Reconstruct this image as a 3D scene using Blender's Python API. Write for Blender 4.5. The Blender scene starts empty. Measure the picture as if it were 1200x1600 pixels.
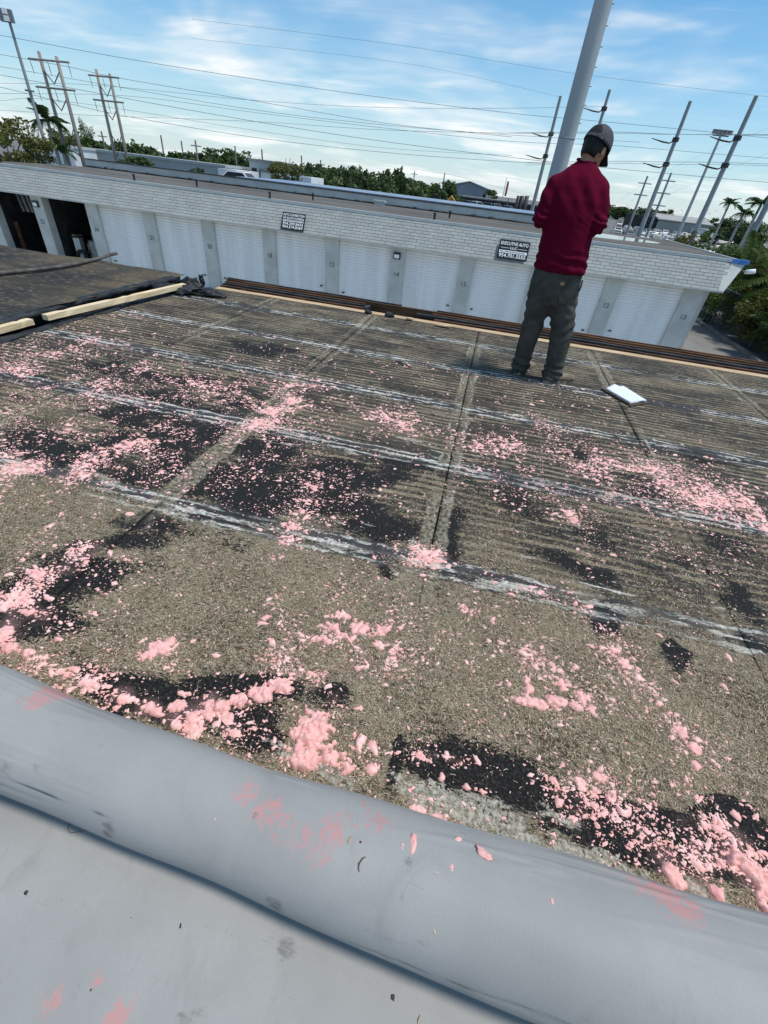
import bpy, bmesh, math, random
import numpy as np
from mathutils import Vector, Matrix, noise as mnoise

# ------------------------------------------------------------------ scene, camera, light
scene = bpy.context.scene
COL = scene.collection
random.seed(7)
RNG = np.random.default_rng(7)
PI = math.pi
H = 1.28                                    # eye height above the roof deck, metres
F_PX = 672.0                                # focal length in pixels of the 1200 x 1600 photograph

def unit(v):
    v = np.array(v, float); return v / np.linalg.norm(v)
_up = -unit((494 - 600, 1671 - 800, F_PX))
_dy = np.array((795 - 600, 305 - 800, F_PX), float); _dy -= _up * _dy.dot(_up); _dy = unit(_dy)
_dx = np.cross(_dy, _up)
if _dx[0] < 0: _dx = -_dx
RW = np.array([_dx, _dy, _up])              # camera (x right, y down, z forward) -> world
CAM = np.array((0.0, 0.0, H))

def ray(px, py):
    return unit(RW @ np.array((px - 600, py - 800, F_PX)))
def at(px, py, Y):                          # survey helper: point of the photograph at world depth Y
    v = ray(px, py); return CAM + v * (Y / v[1])
def flat(px, py, z=0.0):                    # survey helper: point of the photograph on a level plane
    v = ray(px, py); return CAM + v * ((z - H) / v[2])

cam_data = bpy.data.cameras.new('camera')
cam_data.sensor_fit = 'VERTICAL'; cam_data.sensor_height = 36.0
cam_data.lens = 36.0 * F_PX / 1600.0
cam_data.clip_start = 0.02; cam_data.clip_end = 3000.0
cam = bpy.data.objects.new('camera', cam_data); COL.objects.link(cam)
r, u, b = RW @ np.array((1, 0, 0)), -(RW @ np.array((0, 1, 0))), -(RW @ np.array((0, 0, 1)))
cam.matrix_world = Matrix(((r[0], u[0], b[0], 0), (r[1], u[1], b[1], 0), (r[2], u[2], b[2], H), (0, 0, 0, 1)))
scene.camera = cam

SUN_EL, SUN_AZ = math.radians(70), math.radians(92)      # azimuth from +Y towards +X
sun_data = bpy.data.lights.new('sun', 'SUN'); sun_data.energy = 2.7; sun_data.angle = math.radians(9)
sun_data.color = (1.0, 0.945, 0.855)
sun = bpy.data.objects.new('sun', sun_data); COL.objects.link(sun)
sd = Vector((math.sin(SUN_AZ) * math.cos(SUN_EL), math.cos(SUN_AZ) * math.cos(SUN_EL), math.sin(SUN_EL)))
sun.rotation_euler = sd.to_track_quat('Z', 'Y').to_euler()
sun.location = sd * 60

world = bpy.data.worlds.new('World'); scene.world = world; world.use_nodes = True
wt = world.node_tree; wt.nodes.clear()
def wn(t, **k):
    n = wt.nodes.new(t)
    for a, v in k.items(): setattr(n, a, v)
    return n
def wmath(op, a, b=None, c=None):
    n = wn('ShaderNodeMath', operation=op)
    for i, v in enumerate((a, b, c)):
        if v is None: continue
        if isinstance(v, (int, float)): n.inputs[i].default_value = v
        else: wt.links.new(v, n.inputs[i])
    return n.outputs[0]
sky = wn('ShaderNodeTexSky', sky_type='NISHITA'); sky.sun_disc = False
sky.sun_elevation = SUN_EL; sky.sun_rotation = SUN_AZ
sky.air_density = 1.0; sky.dust_density = 1.0; sky.ozone_density = 1.0
tc = wn('ShaderNodeTexCoord'); sx = wn('ShaderNodeSeparateXYZ'); wt.links.new(tc.outputs['Generated'], sx.inputs[0])
zc = wmath('MAXIMUM', sx.outputs[2], 0.0)
den = wmath('ADD', zc, 0.10)
cx_, cy_ = wmath('DIVIDE', sx.outputs[0], den), wmath('DIVIDE', sx.outputs[1], den)
cv = wn('ShaderNodeCombineXYZ'); wt.links.new(cx_, cv.inputs[0]); wt.links.new(cy_, cv.inputs[1])
def wnoise(scale, sc, rot, detail, dist=0.0, off=(0, 0, 0)):
    m = wn('ShaderNodeMapping'); wt.links.new(cv.outputs[0], m.inputs[0])
    m.inputs['Scale'].default_value = sc; m.inputs['Rotation'].default_value = (0, 0, rot); m.inputs['Location'].default_value = off
    n = wn('ShaderNodeTexNoise'); wt.links.new(m.outputs[0], n.inputs['Vector'])
    n.inputs['Scale'].default_value = scale; n.inputs['Detail'].default_value = detail; n.inputs['Distortion'].default_value = dist
    n.inputs['Roughness'].default_value = 0.6
    return n.outputs[0]
def wramp(v, a, b_):
    n = wn('ShaderNodeMapRange', interpolation_type='SMOOTHSTEP'); wt.links.new(v, n.inputs[0])
    n.inputs[1].default_value = a; n.inputs[2].default_value = b_
    return n.outputs[0]
big = wramp(wnoise(0.55, (1, 1, 1), 0.2, 4, 0.3, (2.0, 9.0, 0)), 0.46, 0.68)
streak = wramp(wnoise(1.5, (0.45, 1.5, 1), -0.35, 7, 0.5, (1.7, 2.2, 0)), 0.42, 0.74)
wisp = wramp(wnoise(3.6, (0.5, 1.7, 1), -0.30, 8, 0.8, (5.2, 1.0, 0)), 0.54, 0.80)
cl = wmath('ADD', wmath('MULTIPLY', big, 0.40), wmath('MULTIPLY', streak, wmath('ADD', wmath('MULTIPLY', big, 0.66), 0.05)))
cl = wmath('ADD', cl, wmath("MULTIPLY", wisp, 0.14))
hz = wmath('POWER', wmath('SUBTRACT', 1.0, wmath('MINIMUM', wmath('MULTIPLY', zc, 3.0), 1.0)), 2.2)
cl = wmath('MINIMUM', wmath('ADD', wmath('MULTIPLY', cl, wmath('SUBTRACT', 1.0, wmath('MULTIPLY', hz, 0.35))), wmath('ADD', wmath('MULTIPLY', hz, 0.60), 0.05)), 0.97)
mixw = wn('ShaderNodeMix', data_type='RGBA')
sc1 = wn('ShaderNodeMix', data_type='RGBA', blend_type='MULTIPLY'); sc1.inputs[0].default_value = 1.0
wt.links.new(sky.outputs[0], sc1.inputs[6]); sc1.inputs[7].default_value = (0.29, 0.80, 1.05, 1)
wt.links.new(sc1.outputs[2], mixw.inputs[6]); wt.links.new(cl, mixw.inputs[0]); mixw.inputs[7].default_value = (7.1, 7.3, 7.3, 1)
bgn = wn('ShaderNodeBackground'); bgn.inputs[1].default_value = 0.11
wo = wn('ShaderNodeOutputWorld'); wt.links.new(mixw.outputs[2], bgn.inputs[0]); wt.links.new(bgn.outputs[0], wo.inputs[0])

scene.view_settings.view_transform = 'Standard'; scene.view_settings.look = 'None'
scene.view_settings.gamma = 1.0; scene.view_settings.use_curve_mapping = False
scene.view_settings.exposure = 0.36

# ------------------------------------------------------------------ material helpers
class NT:
    def __init__(s, name, rough=0.8, spec=0.3, metal=0.0):
        s.m = bpy.data.materials.new(name); s.m.use_nodes = True
        s.t = s.m.node_tree; s.t.nodes.clear()
        s.b = s.t.nodes.new('ShaderNodeBsdfPrincipled'); o = s.t.nodes.new('ShaderNodeOutputMaterial')
        s.t.links.new(s.b.outputs[0], o.inputs[0])
        s.b.inputs['Roughness'].default_value = rough; s.b.inputs['Metallic'].default_value = metal
        s.b.inputs['Specular IOR Level'].default_value = spec
        s._tc = None
    def n(s, t, **k):
        x = s.t.nodes.new(t)
        for a, v in k.items(): setattr(x, a, v)
        return x
    def put(s, sock, v):
        if v is None: return
        if hasattr(v, 'is_linked') or hasattr(v, 'links'): s.t.links.new(v, sock)
        elif isinstance(v, (tuple, list)) and len(v) == 3 and sock.type == 'RGBA': sock.default_value = (*v, 1)
        else: sock.default_value = v
    def co(s, kind='Object'):
        if s._tc is None: s._tc = s.n('ShaderNodeTexCoord')
        return s._tc.outputs[kind]
    def pos(s): return s.n('ShaderNodeNewGeometry').outputs['Position']
    def math(s, op, a, b=None, c=None):
        x = s.n('ShaderNodeMath', operation=op)
        for i, v in enumerate((a, b, c)): s.put(x.inputs[i], v)
        return x.outputs[0]
    def noise(s, vec, scale, detail=4, stretch=None, rot=None, dist=0.0, rough=0.55):
        if stretch or rot:
            m = s.n('ShaderNodeMapping'); s.put(m.inputs[0], vec)
            if stretch: m.inputs['Scale'].default_value = stretch
            if rot: m.inputs['Rotation'].default_value = rot
            vec = m.outputs[0]
        x = s.n('ShaderNodeTexNoise'); s.put(x.inputs['Vector'], vec)
        x.inputs['Scale'].default_value = scale; x.inputs['Detail'].default_value = detail
        x.inputs['Distortion'].default_value = dist; x.inputs['Roughness'].default_value = rough
        return x.outputs[0]
    def step(s, v, a, b):
        x = s.n('ShaderNodeMapRange', interpolation_type='SMOOTHSTEP'); s.put(x.inputs[0], v)
        s.put(x.inputs[1], a); s.put(x.inputs[2], b); return x.outputs[0]
    def mix(s, f, a, b, blend='MIX'):
        x = s.n('ShaderNodeMix', data_type='RGBA', blend_type=blend)
        s.put(x.inputs[0], f); s.put(x.inputs[6], a); s.put(x.inputs[7], b); return x.outputs[2]
    def attr(s, name, ch=None):
        a = s.n('ShaderNodeAttribute', attribute_name=name)
        if ch is None: return a.outputs['Fac']
        q = s.n('ShaderNodeSeparateColor'); s.put(q.inputs[0], a.outputs['Color']); return q.outputs[ch]
    def bump(s, h, strength=0.4, dist=0.01):
        x = s.n('ShaderNodeBump'); s.put(x.inputs['Height'], h)
        x.inputs['Strength'].default_value = strength; x.inputs['Distance'].default_value = dist
        s.t.links.new(x.outputs[0], s.b.inputs['Normal'])
    def color(s, c): s.put(s.b.inputs['Base Color'], c)
    def rough(s, v): s.put(s.b.inputs['Roughness'], v)

def pmat(name, c1, c2, scale=6.0, rough=0.8, bump=0.0, stretch=None, metal=0.0, spec=0.3, detail=5, lo=0.35, hi=0.65, bd=0.01, world=False):
    t = NT(name, rough, spec, metal)
    v = t.pos() if world else t.co('Object')
    nz = t.noise(v, scale, detail, stretch)
    t.color(t.mix(t.step(nz, lo, hi), c1, c2))
    if bump: t.bump(t.noise(v, scale * 3, 4, stretch), bump, bd)
    return t.m

# ------------------------------------------------------------------ mesh helpers
class MB:
    def __init__(s): s.v = []; s.f = []; s.mi = []; s.cur = 0; s.flat = []
    def add(s, vs, fs):
        o = len(s.v); s.v += [tuple(map(float, p)) for p in vs]
        for f in fs: s.f.append(tuple(o + i for i in f)); s.mi.append(s.cur)
        return s
    def box(s, c, d, rz=0.0, M=None):
        x, y, z = d[0] / 2, d[1] / 2, d[2] / 2
        P = [(-x, -y, -z), (x, -y, -z), (x, y, -z), (-x, y, -z), (-x, -y, z), (x, -y, z), (x, y, z), (-x, y, z)]
        if M is None: M = Matrix.Rotation(rz, 3, 'Z')
        P = [M @ Vector(p) + Vector(c) for p in P]
        return s.add(P, [(0, 3, 2, 1), (4, 5, 6, 7), (0, 1, 5, 4), (1, 2, 6, 5), (2, 3, 7, 6), (3, 0, 4, 7)])
    def span(s, a, b_): # box from min corner to max corner
        return s.box([(a[i] + b_[i]) / 2 for i in range(3)], [abs(b_[i] - a[i]) for i in range(3)])
    def tube(s, pts, rad, n=8, caps=True):
        pts = [Vector(p) for p in pts]
        if not hasattr(rad, '__len__'): rad = [rad] * len(pts)
        d0 = (pts[1] - pts[0]).normalized()
        a = d0.orthogonal().normalized(); vs = []
        for i, p in enumerate(pts):
            d = (pts[min(i + 1, len(pts) - 1)] - pts[max(i - 1, 0)]).normalized()
            a = (a - d * a.dot(d)).normalized(); c = d.cross(a)
            for k in range(n):
                t = 2 * PI * k / n; vs.append(p + (a * math.cos(t) + c * math.sin(t)) * rad[i])
        fs = []
        for i in range(len(pts) - 1):
            for k in range(n):
                k2 = (k + 1) % n; fs.append((i * n + k, i * n + k2, (i + 1) * n + k2, (i + 1) * n + k))
        if caps: s.flat += [len(s.f) + len(fs), len(s.f) + len(fs) + 1]; fs.append(tuple(range(n - 1, -1, -1))); fs.append(tuple((len(pts) - 1) * n + k for k in range(n)))
        return s.add(vs, fs)
    def rings(s, rs):          # loft of elliptic rings (centre, rx, ry), level in z unless a matrix is given
        n = 20; vs = []
        for (c, rx, ry) in rs:
            for k in range(n):
                t = 2 * PI * k / n; vs.append((c[0] + rx * math.cos(t), c[1] + ry * math.sin(t), c[2]))
        fs = []
        for i in range(len(rs) - 1):
            for k in range(n):
                k2 = (k + 1) % n; fs.append((i * n + k, i * n + k2, (i + 1) * n + k2, (i + 1) * n + k))
        fs.append(tuple(range(n - 1, -1, -1))); fs.append(tuple((len(rs) - 1) * n + k for k in range(n)))
        return s.add(vs, fs)
    def ball(s, c, rad, nu=14, nv=9, M=None):
        if not hasattr(rad, '__len__'): rad = (rad,) * 3
        vs = [(0, 0, -rad[2])]
        for j in range(1, nv):
            ph = -PI / 2 + PI * j / nv
            for k in range(nu):
                t = 2 * PI * k / nu; vs.append((rad[0] * math.cos(ph) * math.cos(t), rad[1] * math.cos(ph) * math.sin(t), rad[2] * math.sin(ph)))
        vs.append((0, 0, rad[2])); fs = []
        for k in range(nu): fs.append((0, 1 + (k + 1) % nu, 1 + k))
        for j in range(nv - 2):
            for k in range(nu):
                a, b_ = 1 + j * nu, 1 + (j + 1) * nu; k2 = (k + 1) % nu
                fs.append((a + k, a + k2, b_ + k2, b_ + k))
        L = len(vs) - 1; a = 1 + (nv - 2) * nu
        for k in range(nu): fs.append((a + k, a + (k + 1) % nu, L))
        M = M or Matrix.Identity(3)
        return s.add([M @ Vector(p) + Vector(c) for p in vs], fs)
    def mesh(s, name, mats=None, smooth=False):
        me = bpy.data.meshes.new(name); me.from_pydata(s.v, [], s.f)
        for m in (mats or []): me.materials.append(m)
        if mats and len(mats) > 1: me.polygons.foreach_set('material_index', s.mi)
        if smooth:
            me.polygons.foreach_set('use_smooth', [True] * len(me.polygons))
            for i in s.flat: me.polygons[i].use_smooth = False
        me.update(); return me
    def build(s, name, mat, parent=None, smooth=False, loc=None):
        mats = mat if isinstance(mat, (list, tuple)) else [mat]
        return link(name, s.mesh(name, mats, smooth), parent, loc)

def link(name, me, parent=None, loc=None):
    o = bpy.data.objects.new(name, me); COL.objects.link(o)
    if parent is not None: o.parent = parent
    if loc is not None: o.location = loc
    return o
def np_mesh(name, V, Fq, mat, smooth=False):       # quick numpy mesh, faces all of one size
    me = bpy.data.meshes.new(name); V = np.asarray(V, np.float32); Fq = np.asarray(Fq, np.int32)
    k = Fq.shape[1]
    me.vertices.add(len(V)); me.vertices.foreach_set('co', V.ravel())
    me.loops.add(Fq.size); me.loops.foreach_set('vertex_index', Fq.ravel())
    me.polygons.add(len(Fq)); me.polygons.foreach_set('loop_start', np.arange(0, Fq.size, k, dtype=np.int32))
    try: me.polygons.foreach_set('loop_total', np.full(len(Fq), k, np.int32))
    except Exception: pass
    me.update(calc_edges=True); me.validate()
    if smooth: me.polygons.foreach_set('use_smooth', np.ones(len(me.polygons), bool))
    if mat: me.materials.append(mat)
    return me
def tag(o, label, cat, group=None, kind=None):
    if label: o['label'] = label
    if cat: o['category'] = cat
    if group: o['group'] = group
    if kind: o['kind'] = kind
    return o
def structure(o): o['kind'] = 'structure'; return o
def empty(name, loc, label=None, cat=None, group=None, rz=0.0):
    o = bpy.data.objects.new(name, None); COL.objects.link(o); o.location = loc; o.rotation_euler = (0, 0, rz)
    o.empty_display_size = 0.2
    return tag(o, label, cat, group) if label else o
def rel(o, p): return tuple(np.array(p, float) - np.array(o.location, float))
def copy_tree(src, parent=None):
    c = src.copy(); COL.objects.link(c); c.parent = parent
    for ch in list(src.children): copy_tree(ch, c)
    return c
def remesh(mb, vox, smooth=4, fac=0.5):
    me = mb.mesh('tmp'); o = bpy.data.objects.new('tmp', me); COL.objects.link(o)
    m = o.modifiers.new('r', 'REMESH'); m.mode = 'VOXEL'; m.voxel_size = vox
    if smooth: q = o.modifiers.new('s', 'SMOOTH'); q.iterations = smooth; q.factor = fac
    dg = bpy.context.evaluated_depsgraph_get(); dg.update()
    out = bpy.data.meshes.new_from_object(o.evaluated_get(dg))
    bpy.data.objects.remove(o); bpy.data.meshes.remove(me)
    out.polygons.foreach_set('use_smooth', [True] * len(out.polygons))
    return out
def displace(me, fn):
    n = len(me.vertices); nor = [v.normal.copy() for v in me.vertices]
    for v, nn in zip(me.vertices, nor): v.co = v.co + nn * fn(v.co, nn)
    me.update()
def text_mesh(s, size, mat, name):
    cu = bpy.data.curves.new('t', 'FONT'); cu.body = s; cu.size = size; cu.align_x = 'CENTER'; cu.align_y = 'CENTER'
    cu.extrude = 0.003; cu.offset = size * 0.012
    o = bpy.data.objects.new('t', cu); COL.objects.link(o)
    dg = bpy.context.evaluated_depsgraph_get(); dg.update()
    me = bpy.data.meshes.new_from_object(o.evaluated_get(dg)); me.name = name
    bpy.data.objects.remove(o); bpy.data.curves.remove(cu)
    me.materials.clear(); me.materials.append(mat)
    return me

# ------------------------------------------------------------------ materials
M = {}
M['asphalt'] = pmat('asphalt', (0.12, 0.116, 0.11), (0.18, 0.174, 0.165), 0.35, 0.9, 0.3, world=True, detail=8)
M['concrete'] = pmat('concrete', (0.20, 0.19, 0.175), (0.30, 0.29, 0.27), 1.2, 0.9, 0.3, world=True, detail=8)
M['tarblack'] = pmat('tar', (0.010, 0.011, 0.013), (0.035, 0.035, 0.037), 9, 0.55, 0.6, detail=6, bd=0.02)
M['white_paint'] = pmat('white_paint', (0.46, 0.47, 0.45), (0.54, 0.55, 0.525), 1.3, 0.7, 0.1, world=True, detail=8)
M['pillar_paint'] = pmat('pillar_paint', (0.47, 0.47, 0.435), (0.57, 0.57, 0.53), 1.6, 0.75, 0.12, world=True, detail=9)
M['door_white'] = pmat('door_white', (0.76, 0.75, 0.725), (0.86, 0.85, 0.825), 0.7, 0.5, 0.0, world=True, detail=8, stretch=(3, 1, .25))
M['dark_metal'] = pmat('dark_metal', (0.03, 0.03, 0.032), (0.07, 0.068, 0.065), 8, 0.5, 0.2, metal=0.3)
M['grey_metal'] = pmat('grey_metal', (0.16, 0.165, 0.17), (0.26, 0.265, 0.27), 5, 0.5, 0.15, metal=0.4)
M['rust'] = pmat('rusted_steel', (0.045, 0.024, 0.015), (0.14, 0.062, 0.03), 4, 0.85, 0.4, stretch=(1, 4, 4), detail=8)
M['oldwood'] = pmat('old_stained_timber', (0.05, 0.026, 0.014), (0.17, 0.085, 0.042), 3, 0.8, 0.4, stretch=(0.6, 6, 6), detail=8)
M['palewood'] = pmat('pale_timber', (0.42, 0.27, 0.15), (0.60, 0.43, 0.27), 3, 0.75, 0.3, stretch=(0.6, 7, 7), detail=8)
M['newwood'] = pmat('new_pine', (0.62, 0.45, 0.25), (0.80, 0.64, 0.42), 5, 0.7, 0.3, stretch=(8, 0.8, 8), detail=8)
M['gravelroof'] = None
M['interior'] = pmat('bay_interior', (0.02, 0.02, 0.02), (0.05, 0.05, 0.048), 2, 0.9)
M['blue_metal'] = pmat('blue_coping', (0.17, 0.22, 0.30), (0.24, 0.30, 0.39), 1.0, 0.45, 0.0, world=True)
M['blue_tarp'] = pmat('blue_tarp', (0.05, 0.15, 0.42), (0.10, 0.23, 0.55), 6, 0.5, 0.3)
M['sign_black'] = pmat('sign_black', (0.010, 0.011, 0.014), (0.018, 0.019, 0.022), 4, 0.4)
M['sign_white'] = pmat('sign_white', (0.80, 0.81, 0.82), (0.86, 0.86, 0.86), 4, 0.5)
M['number_grey'] = pmat('number_grey', (0.12, 0.13, 0.14), (0.17, 0.18, 0.19), 6, 0.7)
M['polewood'] = pmat('utility_pole_wood', (0.22, 0.19, 0.165), (0.33, 0.29, 0.26), 1.2, 0.9, 0.2, stretch=(5, 5, 0.5))
M['steelpole'] = pmat('galvanised_steel', (0.36, 0.385, 0.395), (0.43, 0.455, 0.46), 0.5, 0.75, 0.0, stretch=(1, 1, 0.3), metal=0.0, detail=8)
M['greypole'] = pmat('grey_steel_pole', (0.25, 0.27, 0.275), (0.33, 0.345, 0.345), 0.5, 0.75, metal=0.0)
M['wire'] = pmat('wire', (0.16, 0.18, 0.20), (0.20, 0.22, 0.24), 1, 0.6)
M['trunk'] = pmat('bark', (0.08, 0.065, 0.05), (0.17, 0.145, 0.115), 4, 0.9, 0.5, stretch=(3, 3, 0.7))
M['palmtrunk'] = pmat('palm_bark', (0.30, 0.28, 0.25), (0.42, 0.40, 0.36), 4, 0.9, 0.3, stretch=(1, 1, 5))
def leafmat(name, a, b_, c):
    t = NT(name, 0.6, 0.25)
    v = t.attr('shade')
    col = t.mix(t.step(v, 0.0, 0.55), a, b_); col = t.mix(t.step(v, 0.5, 1.0), col, c)
    nz = t.noise(t.pos(), 0.35, 2); col = t.mix(t.math('MULTIPLY', nz, 0.35), col, a)
    t.color(col)
    t.b.inputs['Transmission Weight'].default_value = 0.0
    tr = t.n('ShaderNodeBsdfTranslucent'); t.put(tr.inputs[0], col)
    mx = t.n('ShaderNodeMixShader'); mx.inputs[0].default_value = 0.25
    out = [n for n in t.t.nodes if n.type == 'OUTPUT_MATERIAL'][0]
    t.t.links.new(t.b.outputs[0], mx.inputs[1]); t.t.links.new(tr.outputs[0], mx.inputs[2]); t.t.links.new(mx.outputs[0], out.inputs[0])
    return t.m
M['leaf_dark'] = leafmat('dark_foliage', (0.042, 0.066, 0.026), (0.085, 0.125, 0.045), (0.145, 0.19, 0.075))
M['leaf_mid'] = leafmat('mid_foliage', (0.045, 0.080, 0.018), (0.085, 0.14, 0.03), (0.14, 0.19, 0.05))
M['leaf_olive'] = leafmat('olive_foliage', (0.060, 0.070, 0.016), (0.12, 0.13, 0.03), (0.19, 0.18, 0.05))
M['leaf_palm'] = leafmat('palm_foliage', (0.030, 0.062, 0.020), (0.06, 0.11, 0.035), (0.12, 0.17, 0.06))
M['skin'] = pmat('skin', (0.36, 0.19, 0.12), (0.44, 0.25, 0.17), 20, 0.55, 0.05)
M['hair'] = pmat('black_hair', (0.008, 0.007, 0.007), (0.02, 0.017, 0.015), 120, 0.55, 0.8, stretch=(1, 1, 0.15))
M['cap'] = pmat('cap_fabric', (0.060, 0.056, 0.066), (0.085, 0.080, 0.092), 60, 0.85, 0.2)
M['capdark'] = pmat('cap_dark', (0.008, 0.008, 0.009), (0.016, 0.016, 0.018), 60, 0.85)
M['boot'] = pmat('boot_leather', (0.13, 0.098, 0.066), (0.25, 0.20, 0.145), 20, 0.7, 0.3)
M['sole'] = pmat('boot_sole', (0.05, 0.045, 0.04), (0.30, 0.26, 0.21), 25, 0.8)
M['paper'] = pmat('paper', (0.74, 0.76, 0.82), (0.82, 0.83, 0.87), 5, 0.6)
M['board_brown_shadow'] = pmat('clipboard', (0.05, 0.035, 0.025), (0.09, 0.06, 0.04), 12, 0.5)  # clipboard brown, darkened to stand in for the papers' shadow
M['red_paint'] = pmat('red_paint', (0.35, 0.03, 0.02), (0.48, 0.06, 0.04), 4, 0.5)
M['hose'] = pmat('hose_rubber', (0.07, 0.06, 0.05), (0.13, 0.115, 0.10), 10, 0.7, 0.2)
M['water'] = pmat('puddle', (0.10, 0.10, 0.095), (0.14, 0.135, 0.13), 1, 0.06, spec=0.6)
M['phone'] = pmat('phone', (0.01, 0.01, 0.012), (0.015, 0.015, 0.018), 4, 0.2)
M['patch'] = pmat('leather_patch', (0.30, 0.16, 0.09), (0.42, 0.25, 0.15), 40, 0.7)

def cloth(name, a, b_, weave=700, wr=0.25):
    t = NT(name, 0.9, 0.12); v = t.co('Object')
    n1 = t.noise(v, 9, 5); n2 = t.noise(v, weave, 2)
    t.color(t.mix(t.step(n1, 0.3, 0.7), a, b_))
    h = t.math('ADD', t.math('MULTIPLY', t.noise(v, 16, 4, dist=0.8), 1.0), t.math('MULTIPLY', n2, 0.06))
    t.bump(t.noise(v, 22, 3, dist=0.5), wr, 0.012); t.b.inputs['Specular IOR Level'].default_value = 0.05
    return t.m
M['shirt'] = cloth('burgundy_jersey', (0.092, 0.003, 0.017), (0.115, 0.004, 0.021), wr=0.25)
M['trousers'] = cloth('charcoal_canvas', (0.050, 0.050, 0.044), (0.085, 0.084, 0.074), wr=0.35)

# gravel / cap-sheet roof of the garage
t = NT('gravel_cap_sheet', 0.95, 0.15); v = t.pos()
c = t.mix(t.step(t.noise(v, 0.45, 8, (0.35, 1, 1)), 0.35, 0.65), (0.085, 0.076, 0.068), (0.135, 0.122, 0.110))
c = t.mix(t.math('MULTIPLY', t.step(t.noise(v, 60, 3), 0.35, 0.7), 0.4), c, (0.20, 0.185, 0.17)); t.color(c)
t.bump(t.noise(v, 80, 3), 0.5, 0.01); M['gravelroof'] = t.m
# painted shingle tabs
t = NT('painted_shingle', 0.85, 0.2); v = t.pos()
oi = t.n('ShaderNodeObjectInfo'); at_ = t.attr('tone')
tone = t.math('FRACT', t.math('ADD', oi.outputs['Random'], at_))
c = t.mix(tone, (0.345, 0.352, 0.33), (0.405, 0.41, 0.388)); c = t.mix(t.step(t.noise(v, 0.9, 7), 0.5, 0.8), c, (0.31, 0.32, 0.30)); t.color(c)
t.bump(t.noise(v, 90, 3), 0.25, 0.004); M['shingle'] = t.m
M['shingle_base'] = pmat('shingle_backing', (0.25, 0.256, 0.243), (0.28, 0.287, 0.272), 2, 0.9, world=True)  # darker backing colour in the gaps between the tabs

# ------------------------------------------------------------------ roof deck: layout masks (metres, on the deck)
BX, BY, Y0 = 1.262, 0.866, 1.335           # board width, board depth, first seam in front of the fold
EDGE_Y, EDGE_X = 5.52, -3.72               # far roof edge, left step up to the old roof
def vnoise(x, y, seed=0):                  # value noise on numpy arrays, about -1..1
    xi, yi = np.floor(x).astype(np.int64), np.floor(y).astype(np.int64); fx, fy = x - xi, y - yi
    def hs(a, b_): q = (a * 374761393 + b_ * 668265263 + seed * 982451653) & 0xffffffff; q = ((q ^ (q >> 13)) * 1274126177) & 0xffffffff; return ((q ^ (q >> 16)) & 0xffff) / 32767.5 - 1
    ux, uy = fx * fx * (3 - 2 * fx), fy * fy * (3 - 2 * fy)
    return (hs(xi, yi) * (1 - ux) + hs(xi + 1, yi) * ux) * (1 - uy) + (hs(xi, yi + 1) * (1 - ux) + hs(xi + 1, yi + 1) * ux) * uy
def fbm(x, y, seed=0, n=4): return sum(vnoise(x * 2 ** k, y * 2 ** k, seed + k) * .5 ** k for k in range(n))
def soft(lst, X, Y, tail=False):                       # union of soft, turned ellipses given by photo position and size in metres
    out = np.zeros_like(X)
    for (px, py, rx, ry, ang, amt) in lst:
        c = flat(px, py); ca, sa = math.cos(ang), math.sin(ang)
        dx, dy = X - c[0], Y - c[1]
        d = ((dx * ca + dy * sa) / rx) ** 2 + ((-dx * sa + dy * ca) / ry) ** 2
        out = np.maximum(out, amt / (1 + (d * .75) ** 1.15) if tail else amt * np.exp(-d * 0.9))
    return out
TAR = [  # dark bitumen left on the boards
 (300,680,.55,.22,0,.9),(480,760,.55,.3,0,.8),(130,700,.5,.2,0,.8),(330,740,.5,.25,0,.85),(120,640,.5,.2,0,.6),(380,630,.45,.2,0,.75),(30,640,.5,.2,0,.6),(560,800,.3,.22,0,.8),(760,760,.4,.25,0,.5),(870,830,.5,.22,0,.5),(1050,880,.5,.2,0,.5),(300,500,.6,.2,0,.4),(450,510,.6,.2,0,.4),(650,540,.6,.15,0,.45),
 (330,598,.42,.16,0,.9),(205,583,.34,.12,0,1),(215,625,.40,.16,0,1),(185,655,.35,.13,0,.9),(60,690,.35,.16,0,.9),(40,590,.5,.15,0,.6),(240,700,.42,.2,0,.95),
 (420,715,.26,.25,0,1),(520,745,.34,.28,0,1),(600,830,.26,.14,0,1),(390,795,.34,.2,0,.9),(260,755,.40,.16,0,.9),(110,720,.35,.14,0,.8),(330,650,.4,.12,0,.8),
 (150,850,.30,.12,.7,1),(90,905,.30,.14,.7,1),(40,960,.22,.16,.7,1),(215,815,.16,.08,0,.9),(640,720,.3,.06,0,.7),
 (710,840,.09,.22,0,1),(735,845,.1,.18,0,.8),(880,880,.24,.09,-.5,.9),(820,790,.3,.14,0,.6),(1000,760,.34,.2,0,.75),(930,720,.3,.2,0,.55),(1130,850,.25,.16,0,.6),(1160,930,.1,.24,0,.8),
 (612,897,.055,.055,0,1),(945,965,.07,.11,-.3,1),(1055,1025,.04,.09,-.2,1),(1180,1010,.08,.06,0,1),
 (160,1075,.17,.045,-.3,1),(250,1100,.20,.055,-.2,1),(370,1075,.20,.04,.15,1),(395,1140,.10,.08,0,1),(330,1060,.08,.03,0,.8),(520,1090,.08,.05,0,.7),(612,1185,.03,.12,0,1),
 (690,1225,.18,.04,-.2,1),(800,1230,.24,.055,-.15,1),(920,1270,.24,.065,-.15,1),(1050,1300,.2,.06,-.2,1),(980,1310,.16,.06,0,1),(1150,1290,.14,.06,-.2,.9),(870,1200,.1,.04,0,.7),
 (500,560,.12,.08,0,.9),(150,470,.5,.2,0,.5),(420,545,.4,.18,0,.8),(300,540,.35,.12,0,.6),(640,570,.3,.06,0,.6),(780,520,.5,.1,0,.8),(1120,600,.7,.10,0,.6),(1090,715,.16,.08,0,.8),
]
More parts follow.
